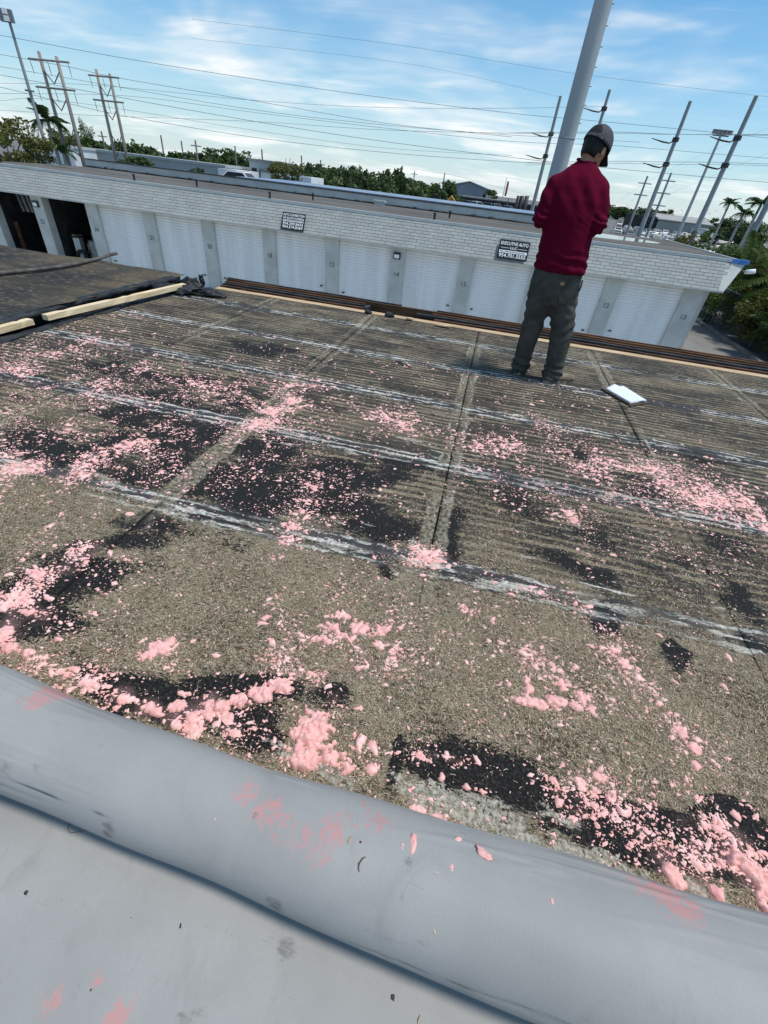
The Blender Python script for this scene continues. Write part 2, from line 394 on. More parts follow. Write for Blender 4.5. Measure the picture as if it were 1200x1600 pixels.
TANC = [ # clean fibre patches that stay free of tar
 (100,650,.30,.10,0,1),(130,620,.18,.07,0,.8),(580,665,.36,.14,0,1),(1100,610,.5,.12,0,1),(950,585,.4,.1,0,.9),(900,660,.35,.1,0,.7),(1100,690,.4,.12,0,.9),(60,800,.30,.22,0,1),
 (780,860,.10,.16,0,1),(640,880,.06,.1,0,.8),
]
PALE = [ # torn paper facer, whitish
 (720,1275,.14,.04,-.2,1),(800,1300,.16,.045,-.2,1),(900,1335,.16,.05,-.2,1),(640,1245,.14,.03,-.2,.9),(520,1215,.16,.02,-.3,.8),(1010,1385,.16,.035,-.2,.9),(430,1165,.12,.02,-.3,.7),(1100,1400,.16,.035,-.2,.7),(860,1265,.06,.03,0,.8),
 (280,800,.12,.055,-.1,.9),(150,745,.26,.03,-.15,.9),(40,725,.2,.05,0,.8),(400,835,.22,.035,-.1,.8),(540,865,.2,.025,-.1,.7),(460,680,.22,.06,-.1,.7),(540,700,.25,.05,-.1,.7),(640,690,.4,.04,0,.6),(700,780,.06,.16,0,.6),(655,860,.02,.08,0,1),
 (600,910,.05,.012,0,.8),(800,920,.25,.02,0,.8),(1000,955,.3,.022,0,.8),(1130,980,.25,.03,0,.7),(970,780,.3,.04,-.1,.7),(880,760,.3,.03,0,.5),(1130,1060,.12,.06,-.3,.45),
]
def ribbon(pts, width, amt): return [(x, y, width, width * .8, 0, amt) for (x, y) in pts]
PINK = []  # thrown foam: density of the splatter
for pts, w, a in (
    ([(495,722),(495,740),(490,760),(482,780),(470,800),(458,822),(450,845)], .045, .95),
    ([(470,600),(460,625),(440,640),(415,655),(400,665)], .10, 1.0),
    ([(420,690),(415,720),(400,745),(385,770),(560,740),(545,775),(530,810)], .08, .45),
    ([(325,603),(340,612),(380,605),(300,600)], .12, .6), ([(60,560),(110,545),(140,530),(30,580),(0,580),(80,575)], .14, .6), ([(240,565),(215,580),(170,600),(140,615)], .10, .6),
    ([(230,690),(205,692),(180,700),(150,712),(125,730),(105,745)], .09, .8), ([(10,720),(30,735),(0,740),(60,735)], .13, .7),
    ([(290,650),(330,700),(350,640),(270,670),(380,690),(250,720),(330,750),(220,740)], .2, .38),
    ([(600,650),(625,658),(640,668)], .10, .8), ([(745,695),(765,700),(800,695),(815,700)], .09, .75), ([(860,665),(870,680),(845,660)], .07, .6),
    ([(900,720),(935,712),(955,722),(980,735),(930,740)], .11, .65), ([(1020,735),(1060,760),(1100,780),(1140,790),(1170,800),(1195,825)], .12, .85), ([(1130,770),(1160,780)], .08, .8),
    ([(890,800),(895,812)], .05, 1.0), ([(870,765),(930,780),(990,790),(1080,800)], .10, .4), ([(660,865),(675,875),(690,868),(650,880)], .06, .9),
    ([(840,760),(800,770),(760,745)], .14, .35), ([(180,640),(230,630),(150,655),(110,660),(60,650),(20,655),(40,620),(100,600)], .16, .45),
    ([(60,900),(40,930),(20,950),(10,990),(60,960),(100,890),(120,870),(150,860)], .08, .85), ([(5,940),(15,975),(0,1010),(30,1020)], .06, 1.0),
    ([(45,1035),(100,1055),(140,1068),(190,1085),(230,1105),(270,1120),(300,1110),(330,1095)], .055, 1.0), ([(520,1090),(505,1060),(440,1020),(470,1030),(430,1040)], .06, .7),
    ([(300,1130),(340,1115),(360,1140),(290,1145)], .05, .9), ([(540,960),(520,985),(580,985),(600,1000),(555,1010),(610,1020),(500,1000),(530,1040)], .07, .9),
    ([(515,945),(530,920),(535,900)], .03, .6), ([(720,950),(735,955)], .03, .8), ([(830,1020),(845,1040),(870,1070),(890,1060),(880,1100),(920,1100),(940,1110)], .06, .75),
    ([(780,1010),(800,1050)], .05, .45), ([(960,1020),(990,1050),(1020,1080),(1050,1120),(1070,1150),(1090,1180),(1060,1170)], .06, .8), ([(930,960),(950,985),(975,1010)], .05, .6), ([(820,920),(860,930),(910,950)], .05, .6),
    ([(560,1145),(540,1170),(555,1180),(600,1130)], .05, .6), ([(655,1185),(670,1180),(700,1185),(720,1190)], .03, .8), ([(640,1270),(690,1280),(680,1295),(650,1265)], .05, .6),
    ([(880,1240),(930,1215),(910,1250),(960,1240),(1010,1260),(950,1270),(900,1280)], .06, .7), ([(1040,1340),(1050,1370),(1100,1340),(1140,1340),(1170,1380),(1100,1390),(1190,1420),(1150,1310)], .06, .9),
    ([(1060,1290),(1100,1300),(1000,1300),(1130,1300)], .08, .6), ([(430,870),(440,885),(435,905),(445,930)], .03, .55), ([(250,1015),(270,1005),(230,1030)], .06, .6),
    ([(60,830),(40,800),(20,860),(80,820)], .10, .28), ([(330,950),(280,900),(340,930),(250,880)], .16, .13), ([(1140,1060),(1130,1190),(1180,1150)], .12, .22), ([(700,1040),(760,1080),(660,990)], .14, .14),
    ([(940,860),(1000,850),(1060,860),(1130,880),(1180,900)], .16, .3), ([(400,1180),(440,1195),(520,1200),(560,1215)], .03, .6), ([(600,1060),(640,1000),(720,1040),(560,1100),(470,950),(760,960),(860,1000),(1000,1120),(1120,1120),(1160,1220),(900,1150),(780,1130),(680,1120),(300,980),(180,1000),(120,980),(380,930)], .12, .26), ([(480,990),(510,1020),(570,1030),(620,960),(460,1050),(590,1050)], .05, .75), ([(790,1080),(860,1120),(940,1080),(850,1050)], .05, .6)):
    PINK += ribbon(pts, w, a)
def masks(X, Y):
    Xw, Yw = X + np.clip(.035 * Y, .03, .1) * fbm(X * 3.5, Y * 6, 11), Y + np.clip(.02 * Y, .02, .055) * fbm(X * 4, Y * 7, 23)
    tar = soft(TAR, Xw, Yw, True); tan = soft(TANC, Xw, Yw); tar = np.clip(tar - 0.7 * tan + .22 * fbm(X * 5, Y * 9, 31) * np.clip(tar * 3, 0, 1), 0, 1)
    pink = soft(PINK, X, Y); pale = soft(PALE, Xw, Yw); pale = np.clip(pale + .35 * fbm(X * 7, Y * 14, 41) * np.clip(pale * 3, 0, 1), 0, 1)
    rib = np.clip((Y - 1.30) / 0.25, 0, 1) * (1 - 0.5 * tan)
    return tar, pink, pale, rib

# deck material ------------------------------------------------------------
t = NT('fibre_deck', 0.92, 0.18); P = t.pos()
sep = t.n('ShaderNodeSeparateXYZ'); t.put(sep.inputs[0], P); X_, Y_ = sep.outputs[0], sep.outputs[1]
tar, pink, pale, rib = t.attr('mask_a', 0), t.attr('mask_a', 1), t.attr('mask_a', 2), t.attr('mask_b', 0)
f1 = t.noise(P, 150, 3, (1, 4.5, 1), (0, 0, .5), .4); f2 = t.noise(P, 150, 3, (1, 4.5, 1), (0, 0, -.9), .4); f3 = t.noise(P, 130, 3, (1, 4.5, 1), (0, 0, 1.9), .4)
fib = t.math('MAXIMUM', t.math('MAXIMUM', f1, f2), f3)
blot = t.noise(P, 5.5, 6); blot2 = t.noise(P, 1.7, 5)
base = t.mix(t.step(blot, .32, .68), (0.205, 0.136, 0.074), (0.450, 0.345, 0.215))
base = t.mix(t.step(blot2, .45, .7), base, (0.365, 0.295, 0.198))
base = t.mix(t.math('MULTIPLY', t.step(t.noise(P, 9, 6, rough=.7), .52, .66), .8), base, (0.085, 0.066, 0.045)); base = t.mix(t.math('MULTIPLY', t.step(t.noise(P, 3.1, 5), .56, .72), .5), base, (0.26, 0.17, 0.09))
base = t.mix(t.step(fib, .50, .66), t.mix(.75, base, (0.026, 0.020, 0.014)), t.mix(.45, base, (0.62, 0.535, 0.40)))
mic = t.noise(P, 48, 6, (.75, 1.25, 1), rough=.78); grime = t.math('MULTIPLY', t.step(t.math('ADD', mic, t.math('MULTIPLY', t.math('SUBTRACT', t.noise(P, 3.5, 4, (.8, 1.2, 1)), .5), .35)), .50, .58), .85)
base = t.mix(grime, base, t.mix(t.step(blot, .4, .6), (0.030, 0.026, 0.022), (0.062, 0.050, 0.038)))
# ribs of hardened adhesive running along the boards
wob = t.math('MULTIPLY', t.math('SUBTRACT', t.noise(P, 2.2, 4, (.6, 1, 1)), .5), 7.0)
wob = t.math('ADD', wob, t.math('MULTIPLY', t.math('SUBTRACT', t.noise(P, 14, 4, (.45, 1, 1), rough=.7), .5), 4.0))
sn = t.math('SINE', t.math('ADD', t.math('MULTIPLY', Y_, 2 * PI / .056), wob))
brk = t.noise(P, 9, 7, (.22, 2.6, 1)); brk2 = t.noise(P, 1.9, 5, (.7, 1.5, 1), rough=.65)
rv = t.math('ADD', t.math('MULTIPLY', sn, .19), t.math('ADD', t.math('MULTIPLY', brk, 1.15), t.math('MULTIPLY', brk2, 1.1)))
ribm = t.math('MULTIPLY', t.step(rv, .97, 1.10), rib)
rubber = t.mix(t.step(t.noise(P, 40, 5, (.5, 1.5, 1)), .4, .65), (0.022, 0.021, 0.020), (0.075, 0.066, 0.054))
c = t.mix(t.math('MULTIPLY', ribm, .92), base, rubber)
# tar
tn = t.math('ADD', t.math('MULTIPLY', t.noise(P, 10, 6, (.6, 1.3, 1), rough=.72), .55), t.math('MULTIPLY', t.noise(P, 85, 5, (.55, 1.4, 1), rough=.8), .77))
tn = t.math('ADD', t.math('MULTIPLY', t.math('SUBTRACT', tn, .66), 1.9), .5)
thr_ = t.math('SUBTRACT', 1.02, t.math('MULTIPLY', t.step(tar, .06, .98), .86)); tarm = t.step(tn, t.math('SUBTRACT', thr_, .05), t.math('ADD', thr_, .05))
tn2 = t.noise(P, 120, 4)
tarc = t.mix(t.step(tn2, .45, .7), (0.0105, 0.010, 0.0095), (0.046, 0.043, 0.039))
c = t.mix(tarm, c, tarc)
# seams between boards: grey felt strip with torn white edges; pale felt across
def saw(v, per, off): return t.math('ABSOLUTE', t.math('SUBTRACT', t.math('MODULO', t.math('ADD', v, 50 * per - off + per / 2), per), per / 2))
edge = t.math('MULTIPLY', t.math('SUBTRACT', t.noise(P, 7, 6, (.6, 1.5, 1), rough=.68), .5), .11)
dy_ = t.math('ADD', saw(Y_, BY, Y0 + .018), edge)
farrow = t.step(Y_, 1.0, 1.25)
patchy = t.step(t.noise(P, 1.3, 3, (.5, 1, 1)), .34, .5)
tape = t.math('MULTIPLY', t.math('SUBTRACT', 1.0, t.step(dy_, .066, .078)), t.math('MULTIPLY', farrow, patchy))
c = t.mix(t.math('MULTIPLY', tape, .93), c, t.mix(t.step(t.noise(P, 30, 5, (.3, 1.5, 1)), .4, .7), (0.040, 0.041, 0.044), (0.085, 0.084, 0.083)))
ex = t.math('MULTIPLY', t.math('SUBTRACT', t.noise(P, 8, 5), .5), .06)
dx_ = t.math('ADD', saw(X_, BX, 0.0), ex)
cross = t.math('MULTIPLY', t.math('SUBTRACT', 1.0, t.step(dx_, .055, .07)), t.math('MULTIPLY', farrow, t.step(t.noise(P, 2.1, 4, (1, .5, 1)), .42, .55)))
c = t.mix(t.math('MULTIPLY', cross, .8), c, t.mix(t.step(t.noise(P, 45, 5, rough=.75), .42, .58), (0.085, 0.072, 0.052), (0.34, 0.30, 0.215)))
cxl = t.math('MULTIPLY', t.math('SUBTRACT', 1.0, t.step(t.math('ABSOLUTE', t.math('SUBTRACT', dx_, .058)), .005, .014)), t.math('MULTIPLY', farrow, t.math('MULTIPLY', t.step(t.noise(P, 9, 5, rough=.7), .50, .58), t.step(t.noise(P, 1.7, 3), .46, .58))))
c = t.mix(t.math('MULTIPLY', cxl, .6), c, (0.50, 0.46, 0.37)); c = t.mix(t.math('MULTIPLY', t.math('SUBTRACT', 1.0, t.step(saw(X_, BX, 0.0), .003, .007)), t.math('MULTIPLY', t.step(t.noise(P, .75, 2), .44, .5), t.math('MULTIPLY', t.math('MAXIMUM', farrow, t.step(X_, -.6, -.7)), .85))), c, (0.012, 0.011, 0.010))
wl = t.math('MULTIPLY', t.math('SUBTRACT', 1.0, t.step(t.math('ABSOLUTE', t.math('SUBTRACT', dy_, .052)), .007, .011)), farrow)
wl2 = t.math('MULTIPLY', t.math('SUBTRACT', 1.0, t.step(t.math('ABSOLUTE', dy_), .010, .014)), farrow)
wl = t.math('MAXIMUM', t.math('MULTIPLY', wl, .8), wl2)
wl = t.math('MULTIPLY', wl, t.math('MULTIPLY', t.step(t.noise(P, 14, 6, (.5, 1.8, 1), rough=.75), .46, .50), t.step(t.noise(P, 1.4, 3, (1, .6, 1)), .36, .52)))
strk = t.math('MULTIPLY', t.step(t.noise(P, 10, 6, (.32, 1.8, 1), dist=.7, rough=.75), .62, .65), t.math('MULTIPLY', farrow, t.step(dy_, .26, .10)))
wl = t.math('MAXIMUM', wl, strk)
pm = t.math('ADD', t.math('MULTIPLY', pale, .50), t.math('MULTIPLY', t.noise(P, 30, 6, (.7, 1.4, 1), dist=.9, rough=.75), .85))
ppr = t.math('MULTIPLY', t.step(pm, .72, .76), t.step(t.noise(P, 55, 5, dist=1.2, rough=.7), .40, .47))
c = t.mix(t.math('MULTIPLY', ppr, .95), c, t.mix(t.step(t.noise(P, 70, 5, rough=.75), .38, .62), (0.20, 0.178, 0.135), (0.54, 0.50, 0.42)))
c = t.mix(t.math('MULTIPLY', wl, .93), c, t.mix(t.step(t.noise(P, 60, 4), .35, .65), (0.42, 0.39, 0.33), (0.82, 0.79, 0.72)))
# fine overspray of pink foam
pv = t.noise(P, 120, 3, (.6, 1.3, 1)); thr = t.math('SUBTRACT', .80, t.math('MULTIPLY', pink, .20))
pk = t.math('MULTIPLY', t.step(pv, thr, t.math('ADD', thr, .03)), t.step(pink, .05, .2))
haze_ = t.math('MULTIPLY', t.step(t.math('ADD', pink, t.math('MULTIPLY', t.noise(P, 30, 4), .6)), .75, 1.35), .25)
c = t.mix(haze_, c, (0.55, 0.33, 0.31)); c = t.mix(pk, c, (0.80, 0.42, 0.41))
t.color(c)
t.rough(t.math('SUBTRACT', .93, t.math('MULTIPLY', tarm, .14)))
hgt = t.math('ADD', t.math('MULTIPLY', f1, .8), t.math('ADD', t.math('MULTIPLY', ribm, -.35), t.math('MULTIPLY', tn2, .6)))
t.bump(hgt, .8, .005)
M['deck'] = t.m

# the roof we stand on -----------------------------------------------------
roof = structure(MB().span((EDGE_X - 9, -6, -.30), (9.0, EDGE_Y + .02, -.045)).build('roof_deck', M['tarblack']))
ys = [0.10] + [Y0 + BY * k for k in range(5)] + [EDGE_Y - .14]
xs = [EDGE_X + .06] + [BX * k for k in range(-2, 6)]
assert 0.0 in xs
for i in range(len(xs) - 1):
    for j in range(len(ys) - 1):
        x0, x1, y0, y1 = xs[i], xs[i + 1], ys[j], ys[j + 1]
        if j == 0 and x0 == 0: continue                       # the nearest boards run on across this joint
        if j == 0 and x1 == 0: x1 = BX
        if x0 > 1.0 + y1 * 1.1 or x1 < -1.9 - y1 * 1.05: continue
        g = .0015 if (j == 0 or RNG.random() < .6) else .004
        x0 += g; x1 -= g; y0 += .003; y1 -= .003
        st = .022 if j < 2 else .034
        nx, ny = max(2, int((x1 - x0) / st)), max(2, int((y1 - y0) / st))
        gx, gy = np.meshgrid(np.linspace(x0, x1, nx + 1), np.linspace(y0, y1, ny + 1), indexing='ij')
        tilt = RNG.normal(0, .0012, 2); lift = RNG.normal(0, .0012)
        gz = lift + tilt[0] * (gx - (x0 + x1) / 2) + tilt[1] * (gy - (y0 + y1) / 2)
        top = np.stack([gx, gy, gz], -1).reshape(-1, 3)
        idx = np.arange((nx + 1) * (ny + 1)).reshape(nx + 1, ny + 1)
        Fq = np.stack([idx[:-1, :-1], idx[1:, :-1], idx[1:, 1:], idx[:-1, 1:]], -1).reshape(-1, 4)
        rim = np.concatenate([idx[:, 0], idx[-1, 1:], idx[-2::-1, -1], idx[0, -2:0:-1]])
        low = top[rim].copy(); low[:, 2] = -.04; o = len(top); k = len(rim)
        side = np.array([(rim[(q + 1) % k], rim[q], o + q, o + (q + 1) % k) for q in range(k)])
        V = np.concatenate([top, low]); me = np_mesh('deck_board', V, np.concatenate([Fq, side]), M['deck'])
        a, b_, c_, d_ = masks(V[:, 0], V[:, 1])
        for nm, arr in (('mask_a', (a, b_, c_)), ('mask_b', (d_, d_ * 0, d_ * 0))):
            at_ = me.attributes.new(nm, 'FLOAT_COLOR', 'POINT')
            at_.data.foreach_set('color', np.stack([*arr, np.ones_like(a)], -1).astype(np.float32).ravel())
        link('deck_board', me, roof)

# loose wood fibres standing up from the nearest boards ---------------------
def fibres():
    N = 150000
    X = RNG.uniform(-2.3, 1.9, N); Y = .42 + (1.36 - .42) * RNG.random(N)
    n2 = 60000; X = np.concatenate([X, RNG.uniform(-2.9, 2.3, n2)]); Y = np.concatenate([Y, RNG.uniform(1.4, 2.15, n2)])
    tar, pink, pale, rib = masks(X, Y)
    keep = RNG.random(len(X)) > np.clip(tar * 1.3 + pale * 1.2, 0, .985); X, Y = X[keep], Y[keep]; n = len(X)
    a = RNG.uniform(0, PI, n); L = RNG.uniform(.005, .017, n); W = RNG.uniform(.0004, .0009, n) * (1 + (Y > 1.38) * .3); kink = RNG.normal(0, .55, n)
    d1 = np.stack([np.cos(a), np.sin(a)], 1); d2 = np.stack([np.cos(a + kink), np.sin(a + kink)], 1)
    p1 = np.stack([X, Y], 1); p0 = p1 - d1 * L[:, None] / 2; p2 = p1 + d2 * L[:, None] / 2
    nrm = np.stack([-d1[:, 1], d1[:, 0]], 1) * W[:, None]
    zz = RNG.uniform(.001, .0045, (n, 3)); zz[:, 1] += .0015
    V = np.zeros((n, 6, 3))
    for i, p in enumerate((p0, p1, p2)):
        V[:, 2 * i, :2] = p - nrm; V[:, 2 * i + 1, :2] = p + nrm; V[:, 2 * i:2 * i + 2, 2] = zz[:, i:i + 1]
    o = (np.arange(n) * 6)[:, None]
    Fq = np.concatenate([o + np.array([[0, 2, 3, 1]]), o + np.array([[2, 4, 5, 3]])], 0)
    t = NT('wood_fibre', .85, .2); s = t.attr('shade')
    c = t.mix(t.step(s, 0, .5), (0.07, 0.047, 0.027), (0.31, 0.238, 0.148)); c = t.mix(t.step(s, .5, 1), c, (0.60, 0.51, 0.375)); t.color(c)
    me = np_mesh('loose_fibres', V.reshape(-1, 3), Fq, t.m)
    at_ = me.attributes.new('shade', 'FLOAT', 'POINT'); at_.data.foreach_set('value', np.repeat(np.clip(RNG.normal(.5, .27, n), 0, 1), 6).astype(np.float32))
    tag(link('loose_fibres', me), 'frayed tan wood fibres covering the nearest deck boards', 'fibres', kind='stuff')
fibres()

# ------------------------------------------------------------------ pink spray foam
t = NT('pink_foam', .55, .35); v = t.pos()
c = t.mix(t.step(t.noise(v, 55, 4), .3, .7), (0.79, 0.385, 0.35), (0.87, 0.49, 0.45)); c = t.mix(t.step(t.noise(v, 14, 4), .55, .8), c, (0.70, 0.30, 0.30)); c = t.mix(t.math('MULTIPLY', t.step(t.noise(v, 70, 5, rough=.75), .60, .70), .55), c, (0.42, 0.17, 0.16)); t.color(c)
t.bump(t.math('ADD', t.noise(v, 90, 4, rough=.7), t.math('MULTIPLY', t.step(t.noise(v, 240, 2), .35, .42), .5)), .55, .004); M['foam'] = t.m
M['foam_pale'] = pmat('pale_pink_foam', (0.80, 0.41, 0.375), (0.87, 0.54, 0.50), 22, .6, world=True, lo=.4, hi=.6)

CRUMBS = []
def foam_patch(label, blobs, step=.003, hmax=.022, name='foam_patch', base=0.0):
    """one puffy splat: summed bumps, kept where they rise above the deck"""
    B = []
    for (px, py, rx, ry, n) in blobs:
        c = flat(px, py)
        small = rx < .0125; rx, ry = (rx * 1.7, ry * 1.7) if small else (rx, ry)
        for k in range(int(n * 3.2)):
            a, q = RNG.uniform(0, 2 * PI), RNG.random() ** .6 * (1.55 if k % 3 == 0 else 1)
            B.append((c[0] + rx * q * math.cos(a), c[1] + ry * q * math.sin(a), RNG.uniform(.0045, .0125) * (1.3 - .78 * min(q, 1)) * (.62 if small else 1)))
    B = np.array(B); m = .04
    x0, x1, y0, y1 = B[:, 0].min() - m, B[:, 0].max() + m, B[:, 1].min() - m, B[:, 1].max() + m
    nx, ny = int((x1 - x0) / step) + 2, int((y1 - y0) / step) + 2
    gx, gy = np.meshgrid(x0 + step * np.arange(nx), y0 + step * np.arange(ny), indexing='ij'); f = np.zeros_like(gx)
    for (bx, by, br) in B: f += np.exp(-((gx - bx) ** 2 + (gy - by) ** 2) / (br * br * .8)) * (br / .010)
    wob = .8 * vnoise(gx * 45, gy * 45, 3) + .75 * vnoise(gx * 130, gy * 130, 7)
    f = f * (1 + .7 * wob) - .5
    h = np.where(f > 0, .60 * hmax * (1 - np.exp(-np.sqrt(np.maximum(f, 0)) * .55)) * (1 + .42 * wob) + .002, -.004) + base
    cen = np.array(((x0 + x1) / 2, (y0 + y1) / 2, 0)); V = np.stack([gx - cen[0], gy - cen[1], h], -1).reshape(-1, 3)
    idx = np.arange(nx * ny).reshape(nx, ny)
    Fq = np.stack([idx[:-1, :-1], idx[1:, :-1], idx[1:, 1:], idx[:-1, 1:]], -1).reshape(-1, 4)
    up_ = (f > 0).ravel(); Fq = Fq[up_[Fq].any(1)]
    lab_ = np.arange(nx * ny)                                   # keep the largest connected piece, pass crumbs on to the splatter
    for _ in range(400):
        m_ = lab_[Fq].min(1); new = lab_.copy(); np.minimum.at(new, Fq.ravel(), np.repeat(m_, 4)); new = new[new]
        if (new == lab_).all(): break
        lab_ = new
    fl = lab_[Fq[:, 0]]; ids, cnt = np.unique(fl, return_counts=True); main = ids[cnt.argmax()]
    cr_ = Fq[fl != main]
    if len(cr_): CRUMBS.append((V + cen, cr_))
    Fq = Fq[fl == main]
    used = np.unique(Fq); remap = np.zeros(nx * ny, int); remap[used] = np.arange(len(used))
    me = np_mesh(name, V[used], remap[Fq], M['foam'], True)
    o = link(name, me, loc=tuple(cen)); return tag(o, label, 'foam', 'patches of pink spray foam on the deck')
FP = [
 ('largest puffy pink foam patch, beside the grey roll at its middle', [(480,1150,.055,.05,46),(495,1130,.06,.04,30),(470,1185,.06,.03,26),(520,1180,.04,.03,12),(560,1160,.03,.03,7),(540,1200,.04,.012,8)], {'hmax': .034}),
 ('long pink foam streak just behind the largest foam patch', [(440,1072,.045,.025,20),(410,1085,.05,.025,24),(375,1095,.04,.018,14),(345,1105,.03,.015,8)], {'hmax': .028}),
 ('pink foam blob on tan fibre near the left edge of the deck', [(250,1012,.05,.02,20),(228,1024,.03,.012,8),(272,1003,.03,.012,8)], {'hmax': .018}),
 ('broken pink foam patch behind the largest one, full of gaps', [(540,965,.07,.03,12),(565,985,.06,.04,18),(600,985,.04,.03,10),(540,995,.06,.02,12),(520,980,.04,.02,6),(600,1010,.05,.02,8),(500,1000,.05,.02,5)], {'hmax': .022}),
 ('horseshoe-shaped pink foam patch in the middle right of the deck', [(825,1075,.02,.05,12),(840,1100,.05,.018,16),(870,1095,.04,.02,12),(880,1070,.03,.03,8),(810,1095,.03,.015,6)], {'hmax': .022}),
 ('small pink foam patch right of the horseshoe-shaped one', [(910,1090,.03,.03,8),(925,1110,.025,.025,9),(900,1105,.02,.015,4)], {'hmax': .018}),
 ('thick pink foam run at the right edge beside the grey roll', [(1170,1355,.03,.03,16),(1190,1380,.03,.03,14),(1150,1345,.025,.02,8),(1195,1410,.02,.02,6)], {'hmax': .032}),
 ('narrow pink foam drip left of the thick run by the roll', [(1045,1345,.012,.03,8),(1050,1365,.018,.025,10),(1060,1380,.015,.012,5)], {'hmax': .02}),
 ('pink foam drip between the two runs by the roll', [(1128,1375,.012,.03,7),(1120,1395,.02,.015,7),(1125,1350,.012,.012,3)], {'hmax': .018}),
 ('scattered pink foam lumps on tar at the left by the roll', [(240,1108,.05,.014,10),(200,1092,.04,.012,7),(275,1100,.04,.02,9),(300,1120,.03,.015,7),(290,1085,.03,.012,4),(140,1070,.05,.01,7),(100,1052,.03,.008,4)], {'hmax': .016}),
 ('pink foam lumps on tar under the long foam streak', [(330,1115,.04,.018,8),(300,1140,.03,.012,7),(355,1120,.02,.012,4),(270,1130,.03,.01,5),(320,1095,.03,.012,4)], {'hmax': .016}),
 ('pink foam lumps on the far left edge of the near board', [(10,985,.03,.03,10),(15,1010,.03,.02,9),(40,1020,.03,.012,5),(5,950,.02,.02,5)], {'hmax': .018}),
 ('pair of pink foam lumps on tar left of the slanted joint', [(62,897,.022,.012,6),(45,955,.03,.018,8),(75,935,.02,.012,4),(25,930,.02,.012,4)], {'hmax': .014}),
 ('pink foam trail at the right, ending in a lump by the brown fibre', [(1050,1125,.012,.02,5),(1065,1145,.02,.02,7),(1085,1170,.02,.02,6),(1030,1100,.02,.012,3),(1085,1195,.015,.012,3)], {'hmax': .014}),
 ('pink foam trail of small dabs below the long seam at right', [(975,1035,.025,.02,6),(1000,1060,.02,.02,5),(960,1015,.02,.012,4),(1015,1075,.012,.012,3)], {'hmax': .013}),
 ('single round pink foam drop beside a black scar', [(588,1198,.006,.006,4)], {'hmax': .02}),
 ('pink foam dabs in a row right of the round drop', [(655,1180,.012,.012,4),(668,1188,.012,.008,3),(700,1178,.008,.008,3),(715,1192,.008,.006,3)], {'hmax': .014}),
 ('pink foam dabs on black tar beside the torn white paper', [(728,1228,.008,.008,3),(750,1235,.012,.006,4),(765,1230,.008,.008,3),(800,1240,.008,.008,2),(690,1215,.006,.01,2)], {'hmax': .013}),
 ('pink foam dabs on tar at lower right below the fibre', [(905,1222,.02,.01,5),(935,1215,.02,.012,6),(915,1240,.012,.012,4),(925,1258,.01,.012,4),(950,1250,.01,.01,3)], {'hmax': .013}),
 ('pink foam smear on torn white paper against the grey roll', [(690,1282,.03,.008,7),(655,1268,.02,.006,5),(730,1300,.02,.006,4)], {'hmax': .01}),
 ('pink foam clump on the tan board at mid distance, left of the long joint', [(425,645,.10,.06,26),(460,628,.06,.05,16),(400,662,.05,.03,8)], {'hmax': .016, 'step': .006}),
 ('bright pink foam dab on dark tar at mid left', [(203,692,.06,.025,12),(185,697,.03,.02,4),(220,688,.03,.015,4)], {'hmax': .016, 'step': .006}),
 ('narrow upright pink foam trail across the blackest board', [(500,722,.012,.03,5),(498,745,.012,.03,5),(492,765,.016,.03,6),(482,785,.02,.02,5),(470,800,.02,.02,5),(458,825,.02,.03,7)], {'hmax': .014, 'step': .005}),
 ('pink foam clump on tan board right of the blackest board', [(605,655,.05,.02,9),(630,662,.04,.02,7),(640,672,.03,.012,4)], {'hmax': .014, 'step': .006}),
 ('pair of pink foam clumps in the middle of the deck', [(750,696,.03,.03,7),(800,694,.04,.02,7),(775,703,.03,.012,3)], {'hmax': .014, 'step': .006}),
 ('round pink foam clump below the middle right seam', [(888,803,.025,.025,8),(897,812,.025,.02,7)], {'hmax': .014, 'step': .005}),
 ('long pink foam streak at the right edge of the deck', [(1130,778,.05,.03,9),(1160,790,.05,.025,10),(1185,805,.04,.03,8),(1195,825,.03,.03,6)], {'hmax': .014, 'step': .006}),
 ('pink foam clump around the end of the upright joint', [(668,872,.03,.02,7),(688,876,.025,.015,6),(655,866,.02,.012,4),(690,862,.012,.012,3)], {'hmax': .013, 'step': .005}),
]
for lab, bl, kw in FP: foam_patch(lab, bl, **kw)

